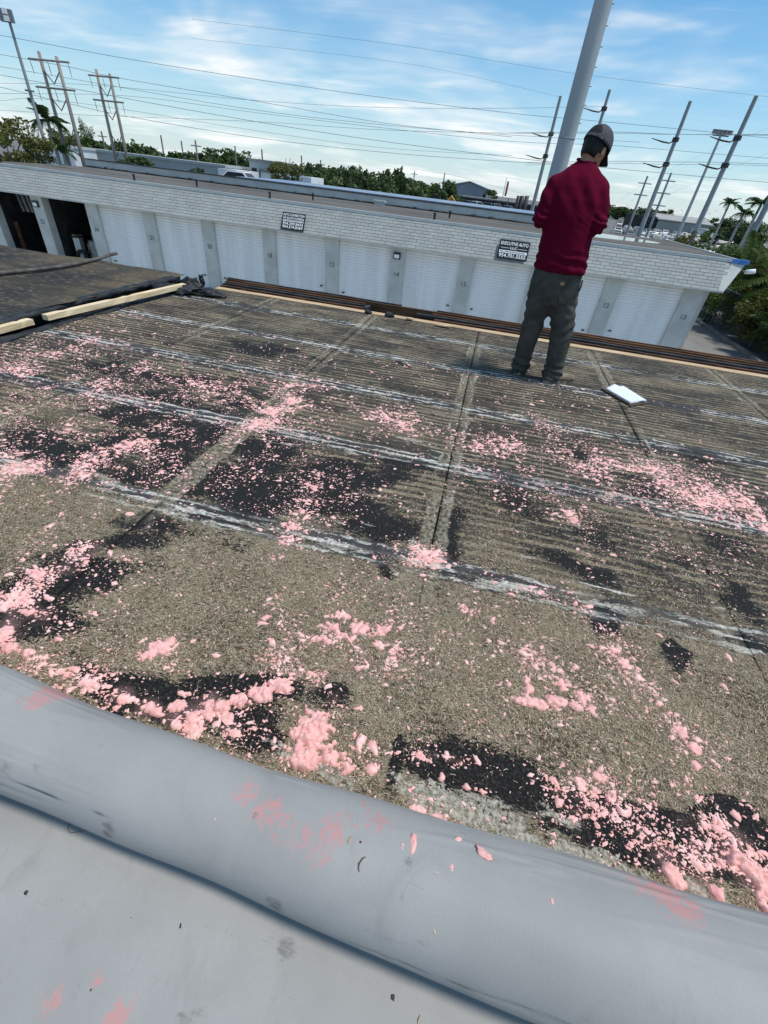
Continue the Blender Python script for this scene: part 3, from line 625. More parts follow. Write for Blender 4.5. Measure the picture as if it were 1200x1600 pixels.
def droplets():
    """small thrown drops of foam, too many to count"""
    XS, YS, PK = [RNG.uniform(-3.6, 3.0, 16000)], [RNG.uniform(.4, 4.0, 16000)], [np.zeros(16000)]
    for (px, py, rx, ry, ang, amt) in PINK:
        c = flat(px, py); far = c[1] > 1.45
        n1 = int((26000 if far else 38000) * rx * ry * amt ** 1.5 * (1.0 if far else 1.25)) + 1; n2 = int((80000 if far else 70000) * rx * ry * amt ** 2)
        XS.append(c[0] + RNG.normal(0, .62 * rx, n1)); YS.append(c[1] + RNG.normal(0, .62 * ry, n1)); PK.append(np.full(n1, amt))
        XS.append(c[0] + RNG.normal(0, 2.1 * rx, n2)); YS.append(c[1] + RNG.normal(0, 1.9 * ry, n2)); PK.append(np.full(n2, amt * .3))
    X, Y, pink = np.concatenate(XS), np.concatenate(YS), np.concatenate(PK)
    cl_ = .6 * fbm(X * 11, Y * 11, 51, 2)
    keep = (RNG.random(len(X)) < np.clip(.6 + cl_ * 1.5, .04, 1)) & (X > EDGE_X + .1) & (Y > .40) & (Y < 4.6); X, Y, pink = X[keep], Y[keep], pink[keep]; n = len(X)
    s = RNG.lognormal(math.log(.0017), .62, n) * (.8 + .7 * pink) * np.where(Y < 1.5, 1.0, 1) * np.clip(.75 + .2 * Y, .85, 1.5); s = np.minimum(s, .012)
    el = RNG.uniform(1.0, 2.4, n); a = RNG.normal(.15, .7, n); hh = s * RNG.uniform(.4, .85, n)
    h6 = [(math.cos(k * PI / 3), math.sin(k * PI / 3)) for k in range(6)]
    tvA = [(0, 0, 1)] + [(x, y, -.3) for x, y in h6]; tfA = [(0, 1 + k, 1 + (k + 1) % 6) for k in range(6)]
    tvB = [(0, 0, 1)] + [(x * .66, y * .66, .74) for x, y in h6] + [(x, y, -.3) for x, y in h6]
    tfB = tfA + [(1 + k, 7 + k, 7 + (k + 1) % 6) for k in range(6)] + [(1 + k, 7 + (k + 1) % 6, 1 + (k + 1) % 6) for k in range(6)]
    VV, FF, off = [], [], 0
    for tv, tf, sel, jl, jh in ((tvA, tfA, Y > 1.5, .4, 1.5), (tvB, tfB, Y <= 1.5, .42, 1.5)):
        m = int(sel.sum()); T = np.array(tv)[None].repeat(m, 0); jit = RNG.uniform(jl, jh, (m, 6))
        T[:, 1:7, :2] *= jit[:, :, None]
        if len(tv) > 7: T[:, 7:, :2] *= jit[:, :, None]
        s_, el_, a_, h_ = s[sel], np.minimum(el[sel], 2.0 if len(tv) > 7 else 9), a[sel], hh[sel] * (.75 if len(tv) > 7 else 1)
        lx, ly = T[:, :, 0] * (s_ * el_)[:, None], T[:, :, 1] * s_[:, None]; ca, sa = np.cos(a_)[:, None], np.sin(a_)[:, None]
        V = np.stack([X[sel][:, None] + lx * ca - ly * sa, Y[sel][:, None] + lx * sa + ly * ca, T[:, :, 2] * h_[:, None] + .0015], -1)
        VV.append(V.reshape(-1, 3)); FF.append(((np.arange(m) * len(tv))[:, None, None] + np.array(tf)[None]).reshape(-1, 3) + off); off += m * len(tv)
    for cv_, cf_ in CRUMBS:
        us = np.unique(cf_); rm = np.zeros(len(cv_), int); rm[us] = np.arange(len(us)); q4 = rm[cf_] + off; VV.append(cv_[us]); FF += [q4[:, [0, 1, 2]], q4[:, [0, 2, 3]]]; off += len(us)
    me = np_mesh('foam_splatter', np.concatenate(VV), np.concatenate(FF), M['foam_pale'], True)
    tag(link('foam_splatter', me), 'fine pink foam splatter thrown all over the deck boards', 'foam', kind='stuff')
    print('droplets', n)
droplets()

# ------------------------------------------------------------------ grey membrane, rolled back towards us
t = NT('grey_membrane', .62, .32); P = t.pos(); U = t.n('ShaderNodeUVMap').outputs[0]
br = t.n('ShaderNodeTexWave', wave_type='BANDS', bands_direction='X'); t.put(br.inputs['Vector'], U); br.inputs['Scale'].default_value = 62; br.inputs['Distortion'].default_value = 1.2; br.inputs['Detail'].default_value = 1.5
br2 = t.n('ShaderNodeTexWave', wave_type='BANDS', bands_direction='Y'); t.put(br2.inputs['Vector'], U); br2.inputs['Scale'].default_value = 80; br2.inputs['Distortion'].default_value = 1.2
c = t.mix(t.step(t.noise(P, 3.2, 6), .3, .7), (0.286, 0.278, 0.266), (0.340, 0.331, 0.317))
sm = t.step(t.noise(P, 7, 6, (1.2, .7, 1), dist=.5, rough=.65), .52, .78); c = t.mix(t.math('MULTIPLY', sm, .55), c, (0.225, 0.22, 0.205))
dirt = t.attr('mask_m', 2); c = t.mix(t.math('MULTIPLY', t.step(t.math('ADD', t.math('MULTIPLY', dirt, .7), t.math('MULTIPLY', t.noise(P, 55, 6, (.7, 1.4, 1), (0, 0, .6), rough=.75), 1.1)), .82, 1.15), .7), c, (0.10, 0.095, 0.085))
sc = t.noise(P, 45, 6, (.25, 1.7, 1), (0, 0, .8), rough=.7); c = t.mix(t.math('MULTIPLY', t.math('MULTIPLY', t.step(sc, .62, .70), t.step(t.noise(P, 4, 3), .45, .6)), .5), c, (0.13, 0.128, 0.122))
sc2 = t.noise(P, 50, 6, (1.7, .25, 1), (0, 0, .3), rough=.7); c = t.mix(t.math('MULTIPLY', t.math('MULTIPLY', t.step(sc2, .62, .70), t.step(t.noise(P, 3, 3), .5, .65)), .4), c, (0.15, 0.147, 0.14))
gr_ = t.noise(P, 420, 3, rough=.7); c = t.mix(t.math('MULTIPLY', t.step(gr_, .35, .7), .22), c, (0.20, 0.20, 0.20))
spk = t.n('ShaderNodeTexVoronoi'); t.put(spk.inputs['Vector'], P); spk.inputs['Scale'].default_value = 16
rnd = t.n('ShaderNodeSeparateColor'); t.put(rnd.inputs[0], spk.outputs['Color'])
dot = t.math('MULTIPLY', t.math('LESS_THAN', spk.outputs['Distance'], t.math('MULTIPLY', rnd.outputs[1], .085)), t.math('GREATER_THAN', rnd.outputs[0], .80)); c = t.mix(dot, c, (0.02, 0.02, 0.02))
pk = t.attr('mask_m', 0)
pn = t.math('ADD', t.math('MULTIPLY', t.noise(P, 95, 6, (1.1, .6, 1), (0, 0, -.6), dist=.5, rough=.78), .92), t.math('MULTIPLY', pk, .42))
pmk = t.step(pn, .755, .81); c = t.mix(t.math('MULTIPLY', pmk, t.math('MULTIPLY', t.step(pk, .06, .3), .8)), c, (0.50, 0.235, 0.225))

t.color(c)
h = t.math('ADD', t.math('MULTIPLY', br.outputs['Fac'], .5), t.math('ADD', t.math('MULTIPLY', br2.outputs['Fac'], .25), t.math('MULTIPLY', t.noise(P, 260, 3), .55)))
t.bump(h, .22, .0011); M['membrane'] = t.m

RC, RR = .296, .106                         # roll centre (y) and radius
def roll_radius(x): return np.interp(x, (-2.2, -1.0, -.6, -.25, .1, .4, 1.0, 2.0), (.113, .112, .108, .1075, .116, .126, .134, .138)) + .0018 * np.sin(x * 5.1 + .7) + .001 * np.sin(x * 13 + 2)
def roll_center(x): return np.interp(x, (-2.2, -1.0, -.6, -.25, .1, .4, 1.0, 2.0), (.330, .318, .300, .284, .272, .264, .262, .262)) + .002 * np.sin(x * 3.3)
def roll_hit(px, py):
    v = ray(px, py); best = flat(px, py, .004)
    for s in np.linspace(.8, 1.6, 1600):
        p = CAM + v * s
        if (p[1] - roll_center(p[0])) ** 2 + (p[2] - roll_radius(p[0])) ** 2 < roll_radius(p[0]) ** 2: return p
    return best
def membrane():
    nx = 560; X = np.linspace(-2.3, 2.1, nx)
    prof = [('f', y) for y in np.linspace(-1.7, -.5, 24)] + [('f', y) for y in np.linspace(-.48, 1.0, 90)]   # flat part, ends under the roll centre (1.0 = centre)
    prof += [('c', a) for a in np.linspace(-PI / 2, 1.60 * PI, 190)]
    np_ = len(prof); V = np.zeros((nx, np_, 3)); V[:, :, 0] = X[:, None]; rr, cc = roll_radius(X), roll_center(X)
    UV = np.zeros((nx, np_, 2)); UV[:, :, 0] = X[:, None]
    arc = 0
    for k, (kind, q) in enumerate(prof):
        if kind == 'f':
            y = q if q < 0 else q * cc
            V[:, k, 1] = y; V[:, k, 2] = .004 + .0025 * np.sin(X * 2.3 + k * .05) * np.exp(-abs(k - 60) / 30) * 0 + .002
            UV[:, k, 1] = np.mean(y)
        else:
            f = (q + PI / 2) / (2 * PI); R_ = rr - .03 * max(0, f - .86)
            flatt = 1 - .05 * (1 - math.cos(2 * q)) / 2
            V[:, k, 1] = cc + R_ * math.cos(q) * 1.02; V[:, k, 2] = .006 + rr - .0005 + R_ * math.sin(q) * flatt + (.004 if f > .9 else 0)
            UV[:, k, 1] = RC + (q + PI / 2) * RR
    # gentle waviness
    wv = np.array([[mnoise.noise((x * 3.2, k * .035, .2)) for k in range(np_)] for x in X[::8]])
    wv = np.repeat(wv, 8, 0)[:nx]; ker = np.ones(17) / 17; wv = np.apply_along_axis(lambda m: np.convolve(np.pad(m, 8, mode='edge'), ker, 'valid'), 0, wv)
    kk = np.arange(np_)[None] * .10; cre = np.clip(1 - 5.0 * np.abs(fbm(X[:, None] * 1.6 + kk * .35, kk, 61, 3)), 0, 1) * np.clip(vnoise(X[:, None] * .9, kk * .5, 71) + .35, 0, 1); wv = wv + cre * .5
    isc = np.array([1.0 if k_ == 'c' else .15 for k_, _ in prof]); V[:, :, 2] += wv * .007 * isc + .0005; V[:, :, 1] += wv * .006 * isc
    V[:, :, 2] = np.maximum(V[:, :, 2], .003)
    S = V.reshape(-1, 3); idx = np.arange(nx * np_).reshape(nx, np_)
    Fq = np.stack([idx[:-1, :-1], idx[1:, :-1], idx[1:, 1:], idx[:-1, 1:]], -1).reshape(-1, 4)
    me = np_mesh('roof_membrane', S, Fq, M['membrane'], True)
    uvl = me.uv_layers.new(name='UVMap'); li = np.zeros(len(me.loops), np.int32); me.loops.foreach_get('vertex_index', li)
    uvl.data.foreach_set('uv', UV.reshape(-1, 2)[li].astype(np.float32).ravel())
    pink = np.zeros(len(S)); dirt = np.zeros(len(S))
    for (px, py, r_, a) in [(90,1085,.055,1.1),(60,1095,.05,.9),(115,1078,.05,1.0),(360,1190,.03,.7),(385,1240,.05,.8),(420,1270,.05,.9),(440,1290,.05,.75),(350,1310,.05,.55),(395,1255,.03,.7),(470,1310,.05,.75),(500,1330,.05,.8),(520,1300,.05,.85),(545,1285,.05,.7),(590,1285,.05,.8),(575,1260,.04,.7),(480,1350,.04,.6),(600,1250,.05,.5),(550,1330,.05,.6),(1000,1385,.06,.8),(1040,1400,.06,1.0),(1070,1420,.06,.9),(960,1375,.05,.6),(1110,1430,.05,.6),(700,1480,.05,.35),
                             (80,1565,.03,.9),(150,1535,.02,.9),(185,1590,.04,.9),(225,1575,.02,.6),(255,1590,.02,.7),(200,1440,.01,.8),(245,1535,.01,.8),(645,1310,.03,.4),(300,1200,.05,.4),(20,1110,.05,.5)]:
        q = roll_hit(px, py); d = ((S - q) ** 2).sum(1); pink = np.maximum(pink, a * np.exp(-d / (r_ * r_) * .75))
    for (px, py, r_, a) in [(175,1290,.03,.7),(170,1300,.018,.9),(430,1410,.035,.8),(445,1480,.03,.8),(330,1395,.05,.35),(640,1350,.02,.6),(600,1480,.02,.5),(120,1550,.02,.7),(290,1590,.035,.5),(310,1585,.03,.6),(10,1200,.05,.5),(60,1200,.04,.4),(400,1275,.012,.9),(850,1150,.01,.5),(830,1500,.06,.3),(720,1530,.05,.35),(250,1340,.05,.3)]:
        q = roll_hit(px, py); d = ((S - q) ** 2).sum(1); dirt = np.maximum(dirt, a * np.exp(-d / (r_ * r_) * 1.3))
    at_ = me.attributes.new('mask_m', 'FLOAT_COLOR', 'POINT'); at_.data.foreach_set('color', np.stack([pink, pink, dirt, dirt * 0 + 1], -1).astype(np.float32).ravel())
    o = link('roof_membrane', me); md = o.modifiers.new('thick', 'SOLIDIFY'); md.thickness = .0018; md.offset = -1
    tag(o, 'pale grey roofing membrane lying flat and rolled up along the deck edge', 'membrane')
membrane()
def lump(label, px, py, sx_, sy_, h, rz, mat='foam', name='foam_drop', cat='foam', group='foam drops stuck on the grey roll'):
    p = roll_hit(px, py); mb = MB().ball((0, 0, 0), (sx_, sy_, h * .8), 24, 14); me = mb.mesh(name, [M[mat]], True)
    sd_ = RNG.uniform(0, 50)
    for v_ in me.vertices: v_.co *= 1 + .5 * mnoise.noise(v_.co * 110 + Vector((sd_, 0, 0))) + .3 * mnoise.noise(v_.co * 300 + Vector((sd_, 0, 0)))
    nr = Vector((0, p[1] - roll_center(p[0]), p[2] - roll_radius(p[0]))).normalized() if p[1] > .16 and p[2] > .02 else Vector((0, 0, 1))
    o = link(name, me, loc=tuple(Vector(p) + nr * h * .25)); o.rotation_mode = 'QUATERNION'
    o.rotation_quaternion = nr.to_track_quat('Z', 'Y') @ Matrix.Rotation(rz, 3, 'Z').to_quaternion()
    return tag(o, label, cat, group)
for a_ in [('long pink foam drop on the top of the grey roll',645,1318,.007,.021,.006,.1),('short pink foam drop left of the long one on the roll',628,1322,.006,.011,.005,.1),('pink foam crumb uphill of the paired crumbs on the roll',716,1313,.009,.006,.005,0),
           ('wrinkled pink foam drop on the right half of the roll',757,1336,.019,.009,.006,-.5),('small pink foam crumb, right one of the pair on the roll',706,1357,.007,.007,.005,0),('small pink foam crumb, left one of the pair on the roll',681,1365,.008,.005,.004,0),
           ('tiny pink foam crumb left of the dark curl on the roll',491,1316,.005,.005,.004,0),('tiny pale foam crumb at lower left of the roll',343,1323,.004,.006,.004,.6),('tiny pale foam crumb on the left half of the roll',337,1279,.004,.004,.003,0),('tiny pink foam crumb beside the tiny left one',506,1315,.004,.004,.003,0),('pale foam speck on the right of the roll',862,1408,.003,.005,.003,.4)]:
    lump(*a_)
for lab, px, py, s_ in [('black tar crumb on the flat grey membrane, middle',681-400+1,1447,.004),('black tar crumb on the flat grey membrane, far left',42,1394,.004),('black tar crumb under the roll, right of centre',614,1560,.005),('black tar crumb on the grey roll near foam drops',654,1352,.004),('black tar crumb on the grey roll, left half',385,1293,.0035)]:
    lump(lab, px, py, s_, s_ * 1.3, s_ * .8, .5, 'tarblack', 'tar_crumb', 'crumb', 'tar crumbs on the grey membrane')
# dry curled leaf stalk and straws on the roll
def straw(label, pts, rad, mat):
    P_ = [roll_hit(*p) for p in pts]; c0 = P_[0]
    P_ = [tuple(np.array(p) + np.array((0, -.001, .003 + .004 * math.sin(PI * i / (len(P_) - 1)))) - c0) for i, p in enumerate(P_)]
    n = len(P_); o = MB().tube(P_, [rad * (.4 + .6 * math.sin(PI * (i + .5) / n)) for i in range(n)], 6).build('straw', M[mat], smooth=True, loc=tuple(c0))
    tag(o, label, 'straw', 'straws lying on the grey membrane')
straw('dark curled stalk on top of the grey roll', [(563,1367),(560,1358),(561,1350),(566,1342),(574,1337)], .0016, 'trunk')
straw('short pale straw on the middle of the roll', [(542,1319),(546,1312),(550,1306)], .0015, 'palewood')
straw('pale straw low on the right half of the roll', [(675,1447),(678,1456),(681,1464)], .0016, 'palewood')
straw('thin dark hooked stalk under the roll at left', [(110,1287),(107,1296),(112,1302),(125,1300),(150,1296)], .0008, 'trunk')
straw('thin straw at the bottom edge below the roll', [(656,1585),(654,1592),(652,1600)], .0012, 'palewood')

# ------------------------------------------------------------------ left: old roof a step higher, timber nailers, hose, torn tar
t = NT('old_cap_sheet', .9, .2); P = t.pos()
c = t.mix(t.step(t.noise(P, 1.2, 7, (1, .6, 1)), .35, .65), (0.028, 0.028, 0.029), (0.120, 0.092, 0.056))
c = t.mix(t.step(t.noise(P, 26, 6, (.5, 1.2, 1)), .5, .72), c, (0.165, 0.135, 0.09)); c = t.mix(t.step(t.noise(P, .8, 6, (.6, 1.3, 1)), .54, .68), c, (0.045, 0.047, 0.050)); c = t.mix(t.math('MULTIPLY', t.step(t.noise(P, 5, 7, (.2, 2, 1)), .5, .62), .6), c, (0.028, 0.026, 0.024)); t.color(c)
t.bump(t.noise(P, 60, 5), .7, .012); M['oldroof'] = t.m
old = MB(); n_ = 46; xs_ = np.linspace(EDGE_X - 9, EDGE_X - .08, n_); ys_ = np.linspace(-1, EDGE_Y - .03, 50); vs = []
for x in xs_:
    for y in ys_:
        vs.append((x - (.05 * mnoise.noise((y * 4, 1, 2)) if x > EDGE_X - .1 else 0), y, .085 + .02 * mnoise.noise((x * 1.3, y * 1.3, 0)) + .008 * mnoise.noise((x * 6, y * 6, 4))))
old.add(vs, [(i * 50 + j, (i + 1) * 50 + j, (i + 1) * 50 + j + 1, i * 50 + j + 1) for i in range(n_ - 1) for j in range(49)])
old.span((EDGE_X - 9, -1, -.04), (EDGE_X - .14, EDGE_Y - .05, .055))
structure(old.build('old_roof', M['oldroof'], smooth=True))
def ragged(label, name, path, rad, cat, seed, amp=.5, mat='tarblack', n=10, flatz=.5):
    pts = [];
    for i in range(len(path) - 1):
        a, b_ = Vector(path[i]), Vector(path[i + 1]); k = max(2, int((b_ - a).length / .05))
        pts += [a.lerp(b_, q / k) for q in range(k)]
    pts.append(Vector(path[-1])); c0 = pts[0]
    mb = MB().tube([p - c0 for p in pts], [rad * (1 + amp * mnoise.noise((i * .21, seed, 0))) for i in range(len(pts))], n)
    me = mb.mesh(name, [M[mat]], True)
    for v_ in me.vertices:
        d = mnoise.noise_vector(Vector(v_.co) * 9 + Vector((seed, 0, 0))); v_.co = v_.co + Vector((d.x, d.y, d.z * .8)) * rad * amp
        v_.co.z *= 1 - (1 - flatz) * (1 if v_.co.z > 0 else .4)
    return tag(link(name, me, loc=tuple(c0)), label, cat)
ragged('torn black edge of the old roof beside the new timber', 'torn_roofing', [(EDGE_X - .12, 1.2, .06), (EDGE_X - .1, 3.0, .065), (EDGE_X - .13, 4.2, .075), (EDGE_X - .1, EDGE_Y - .25, .08)], .055, 'roofing', 3)
ragged('black strip of scraped tar along the foot of the timbers', 'tar_strip', [(EDGE_X + .13, 1.4, .0), (EDGE_X + .10, 3.4, .0), (EDGE_X + .12, 5.0, .0)], .05, 'tar', 9, .7, flatz=.35)
# two nailers
def nailer(label, y0, y1, x, z, rz):
    L = y1 - y0; mb = MB(); k = 14
    for i in range(k): pass
    me = MB(); w, h = .062, .044; V = []; sec = 26
    for i in range(sec + 1):
        y = -L / 2 + L * i / sec; j = .003 * mnoise.noise((i * .5, x, 1))
        ch = 0.006 * (mnoise.noise((i * .9, z * 9, 5)) > .25)
        V += [(-w / 2 + j, y, -h / 2), (w / 2 + j, y, -h / 2), (w / 2 + j - ch, y, h / 2), (-w / 2 + j, y, h / 2 - ch)]
    F_ = [(i * 4 + a, i * 4 + (a + 1) % 4, i * 4 + 4 + (a + 1) % 4, i * 4 + 4 + a) for i in range(sec) for a in range(4)] + [(3, 2, 1, 0), tuple(sec * 4 + a for a in range(4))]
    o = me.add(V, F_).build('timber_nailer', M['newwood'], loc=(x, (y0 + y1) / 2, z)); o.rotation_euler = (0, 0, rz)
    tag(o, label, 'timber', 'new timber nailers along the step in the roof')
a0, a1 = flat(70, 496, .07), flat(288, 446, .07)
nailer('long new pine batten running to the far roof edge', a0[1], a1[1], (a0[0] + a1[0]) / 2, .070, -math.atan2(a1[0] - a0[0], a1[1] - a0[1]))
b0, b1 = flat(-60, 524, .05), flat(62, 505, .05)
nailer('short new pine batten cut off by the left edge', b0[1] - .3, b1[1], (b0[0] + b1[0]) / 2, .052, 0)
# hose
hp = [flat(*p, .115) for p in ((-40,432),(0,427),(60,421),(100,416),(130,410),(155,404),(172,398),(182,396))]
c0 = hp[0]; tag(MB().tube([tuple(np.array(p) - c0) for p in hp], .021, 10).build('hose', M['hose'], smooth=True, loc=tuple(c0)), 'grey-brown hose lying across the old roof', 'hose')
# heap of torn roofing at the corner
def heap(label, px, py, sz, seed, name='tar_heap'):
    p = flat(px, py, .03); me = MB().ball((0, 0, 0), sz, 40, 24).mesh(name, [M['tarblack']], True)
    for v_ in me.vertices:
        k = .9 + .5 * mnoise.noise(v_.co * 6 + Vector((seed, 0, 0))) + .42 * mnoise.noise(v_.co * 17 + Vector((seed, 3, 0))) + .3 * mnoise.noise(v_.co * 45 + Vector((seed, 3, 0))); v_.co = v_.co * k
        v_.co.z = max(v_.co.z, -.06)
    return tag(link(name, me, loc=tuple(p)), label, 'roofing heap', 'heaps of torn roofing at the corner')
heap('tall lump of torn black roofing at the roof corner', 300, 447, (.14, .12, .12), 1.0)
heap('low heap of torn roofing left of the tall lump', 272, 452, (.30, .15, .06), 4.0)
heap('low heap of torn roofing right of the tall lump', 326, 458, (.20, .10, .045), 7.0)
heap('small black scrap standing by the end of the rusty edge', 316, 441, (.035, .03, .11), 11.0)

# far roof edge: timber plate, dark gutter gap, steel bars and rusty outer rail
er = empty('roof_edge_rail', (0, EDGE_Y, 0), 'rusty steel and timber edging along the far side of the roof', 'roof edge')
x0, x1 = EDGE_X + .38, 9.0
MB().span((x0, -.135, -.05), (x1, -.02, .004)).build('timber_plate', M['palewood'], er)
MB().span((x0, -.015, -.28), (x1, .28, -.16)).build('gutter_floor', M['tarblack'], er)
def rail(name, xa, xb, y, z, w, h, mat, wob=.006):
    k = max(2, int((xb - xa) / .25)); V = []
    for i in range(k + 1):
        x = xa + (xb - xa) * i / k; d = wob * mnoise.noise((x * 1.1, y * 7, z * 9)); e = wob * mnoise.noise((x * 1.3, 5, y * 9))
        V += [(x, y - w / 2 + d, z - h / 2 + e), (x, y + w / 2 + d, z - h / 2 + e), (x, y + w / 2 + d, z + h / 2 + e), (x, y - w / 2 + d, z + h / 2 + e)]
    F_ = [(i * 4 + a, i * 4 + 4 + a, i * 4 + 4 + (a + 1) % 4, i * 4 + (a + 1) % 4) for i in range(k) for a in range(4)] + [(0, 1, 2, 3), tuple(k * 4 + a for a in (3, 2, 1, 0))]
    return MB().add(V, F_).build(name, M[mat], er)
rail('rust_bar', x0, -1.42, .03, .005, .04, .025, 'rust'); rail('rust_bar', -.55, x1, .03, .005, .04, .025, 'rust')
rail('steel_bar', x0, -1.38, .095, .022, .045, .025, 'dark_metal'); rail('steel_bar', -.78, x1, .095, .022, .05, .028, 'dark_metal')
rail('inner_rail', x0, -1.45, .15, .030, .035, .035, 'rust'); rail('inner_rail', -.6, x1, .15, .030, .035, .035, 'rust')
rail('outer_plank', x0, x1, .200, .000, .045, .13, 'oldwood', .004)
rail('edge_cap', x0, -1.0, .222, .072, .03, .014, 'dark_metal'); rail('edge_cap', -.55, x1, .222, .072, .03, .010, 'rust')
for x in np.arange(x0 + .35, x1, .82):
    if -1.5 < x < -.55: continue
    MB().box((x + random.uniform(-.08, .08), .085, -.05), (.075, .20, .12)).build('block', M['rust'], er)
MB().box((-1.40, .07, .0), (.05, .14, .07)).build('end_bracket', M['dark_metal'], er)
for lab, px, py, s_ in [('black scrap of roofing on the edge gap', 608, 492, (.06, .05, .03)), ('dark scrap of roofing left by the gap in the rail', 575, 487, (.05, .03, .02)), ('brown chip of timber on the edge gap', 690, 508, (.11, .03, .018)), ('brown chip of timber beside the pale plate', 640, 498, (.05, .03, .015))]:
    p = flat(px, py, .02); me = MB().ball((0, 0, 0), s_, 10, 6).mesh('edge_scrap', [M['tarblack'] if 'roofing' in lab else M['palewood']])
    for v_ in me.vertices: v_.co *= 1 + .5 * mnoise.noise(v_.co * 25 + Vector((px, 0, 0)))
    tag(link('edge_scrap', me, loc=tuple(p)), lab, 'scrap', 'scraps lying on the roof edge')

# ------------------------------------------------------------------ ground, drive
GZ = -3.9; COLY = 21.4
g = MB(); g.add([(-900, -200, GZ), (900, -200, GZ), (900, 1600, GZ), (-900, 1600, GZ)], [(0, 1, 2, 3)]); structure(g.build('ground', M['asphalt']))
ow = structure(MB().span((EDGE_X - 8.9, -5.9, GZ), (8.9, EDGE_Y + .2, -.30)).build('building_below', M['white_paint']))
structure(MB().span((9.0, 14, GZ + .004), (13.15, 45, GZ + .012)).build('driveway', pmat('drive_concrete', (0.155, 0.145, 0.135), (0.215, 0.205, 0.19), .6, .9, .2, world=True, stretch=(1, .25, 1), detail=8)))
structure(MB().span((-60, EDGE_Y + .3, GZ + .002), (8.99, COLY + .02, GZ + .008)).build('alley', pmat('alley_concrete', (0.30, 0.29, 0.275), (0.38, 0.37, 0.35), .5, .9, .2, world=True, detail=6)))
kb = empty('kerb', (13.3, 30, GZ), 'broken concrete kerb along the drive under the bushes', 'kerb')
yy = 15.0
while yy < 46:
    L = random.uniform(1.1, 1.7); k_ = MB().box((random.uniform(-.04, .04), yy - 30 + L / 2, .07), (.22, L - .03, .16), random.uniform(-.03, .03)).build('kerb_stone', M['concrete'], kb); yy += L

# ------------------------------------------------------------------ garage block opposite
PITCH = 3.05; COLY = 21.4; FX1 = 8.88; FXL = -27.2
gar = empty('garage_block', (0, COLY, GZ), 'long white garage block with roll-up doors and shingled fascia', 'building')
def G(p): return (p[0], p[1] - COLY, p[2] - GZ)
def gspan(mb, a, b_): return mb.span(G(a), G(b_))
FB_Y, FB_Z, FT_Y, FT_Z = 21.08, -.885, 21.62, .10     # fascia bottom and top
ROOF_Z, BACK_Y = .10, 30.7
gspan(MB(), (FXL, FT_Y + .02, -.25), (9.4, 32.7, ROOF_Z)).build('roof', M['gravelroof'], gar)
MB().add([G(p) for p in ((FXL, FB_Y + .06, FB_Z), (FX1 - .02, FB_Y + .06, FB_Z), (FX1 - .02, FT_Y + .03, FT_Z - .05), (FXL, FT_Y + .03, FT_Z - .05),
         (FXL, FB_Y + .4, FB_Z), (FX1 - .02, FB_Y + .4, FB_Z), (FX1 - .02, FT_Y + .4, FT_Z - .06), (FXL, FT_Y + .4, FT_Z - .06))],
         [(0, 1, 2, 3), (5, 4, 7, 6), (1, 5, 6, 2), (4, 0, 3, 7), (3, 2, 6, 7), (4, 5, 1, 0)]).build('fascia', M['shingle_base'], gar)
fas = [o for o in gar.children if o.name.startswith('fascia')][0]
# cap flashing
cp = gspan(MB(), (FXL, FT_Y - .06, FT_Z - .03), (FX1 + .03, FT_Y + .10, FT_Z + .07)).build('cap_flashing', M['white_paint'], gar)
gspan(MB(), (FXL, FB_Y - .02, FB_Z - .045), (FX1 + .02, FB_Y + .38, FB_Z - .004)).build('soffit', M['pillar_paint'], gar)
gspan(MB(), (9.32, FT_Y + .1, ROOF_Z), (9.42, 32.7, ROOF_Z + .05)).build('edge_flashing', M['white_paint'], gar)
# return of the fascia at the right corner
MB().add([G(p) for p in ((FX1 - .02, FB_Y + .04, FB_Z), (FX1 + .04, FB_Y + .04, FB_Z), (9.40, FT_Y + .02, FT_Z), (FX1 - .02, FT_Y - .04, FT_Z), (FX1 - .02, FB_Y + .8, FB_Z), (FX1 + .04, FB_Y + .8, FB_Z), (9.40, FT_Y + .8, FT_Z), (FX1 - .02, FT_Y + .8, FT_Z))],
    [(0, 1, 2, 3), (1, 5, 6, 2), (5, 4, 7, 6), (4, 0, 3, 7), (3, 2, 6, 7), (0, 4, 5, 1)]).build('corner_trim', M['pillar_paint'], gar)
sd3 = Vector((0, FT_Y - FB_Y, FT_Z - FB_Z)); q0 = Vector((FX1 - .09, FB_Y + .005, FB_Z + .002)); tq = Matrix((Vector((1, 0, 0)), sd3.normalized(), Vector((0, -sd3.normalized().z, sd3.normalized().y)))).transposed()
MB().box(tuple(Vector(G(q0 + sd3 * .47))), (.19, sd3.length * .93, .035), M=tq).build('end_trim', M['pillar_paint'], gar)
# shingle tabs: rows up the slope
NR = 9; slope = Vector((0, FT_Y - .04 - FB_Y, FT_Z - .02 - FB_Z)); rowh = slope.length / NR; sdir = slope.normalized(); snor = Vector((0, -sdir.z, sdir.y))
tabw = .335
def tabmesh():
    w, hh, th = tabw - .010, rowh - .005, .012
    V = [(-w / 2, 0, 0), (w / 2, 0, 0), (w / 2, 0, th), (-w / 2, 0, th), (-w / 2, hh, 0), (w / 2, hh, 0), (w / 2, hh, th * .35), (-w / 2, hh, th * .35)]
    return V, [(0, 1, 2, 3), (3, 2, 6, 7), (1, 5, 6, 2), (4, 0, 3, 7)]
tV, tF = tabmesh(); tm = MB().add(tV, tF).mesh('shingle', [M['shingle']])
rotm = Matrix((Vector((1, 0, 0)), sdir, snor)).transposed().to_4x4()
pos = []
for rrow in range(NR):
    x = FX1 - .02 + (tabw / 2 - .17 if rrow % 2 else -.17)
    while x > FXL + .2:
        pos.append((x - tabw / 2, rrow)); x -= tabw
pos.sort(key=lambda q: (q[0] - 1.0) ** 2 if q[0] > -3 else 100 + (q[0]) ** 2)
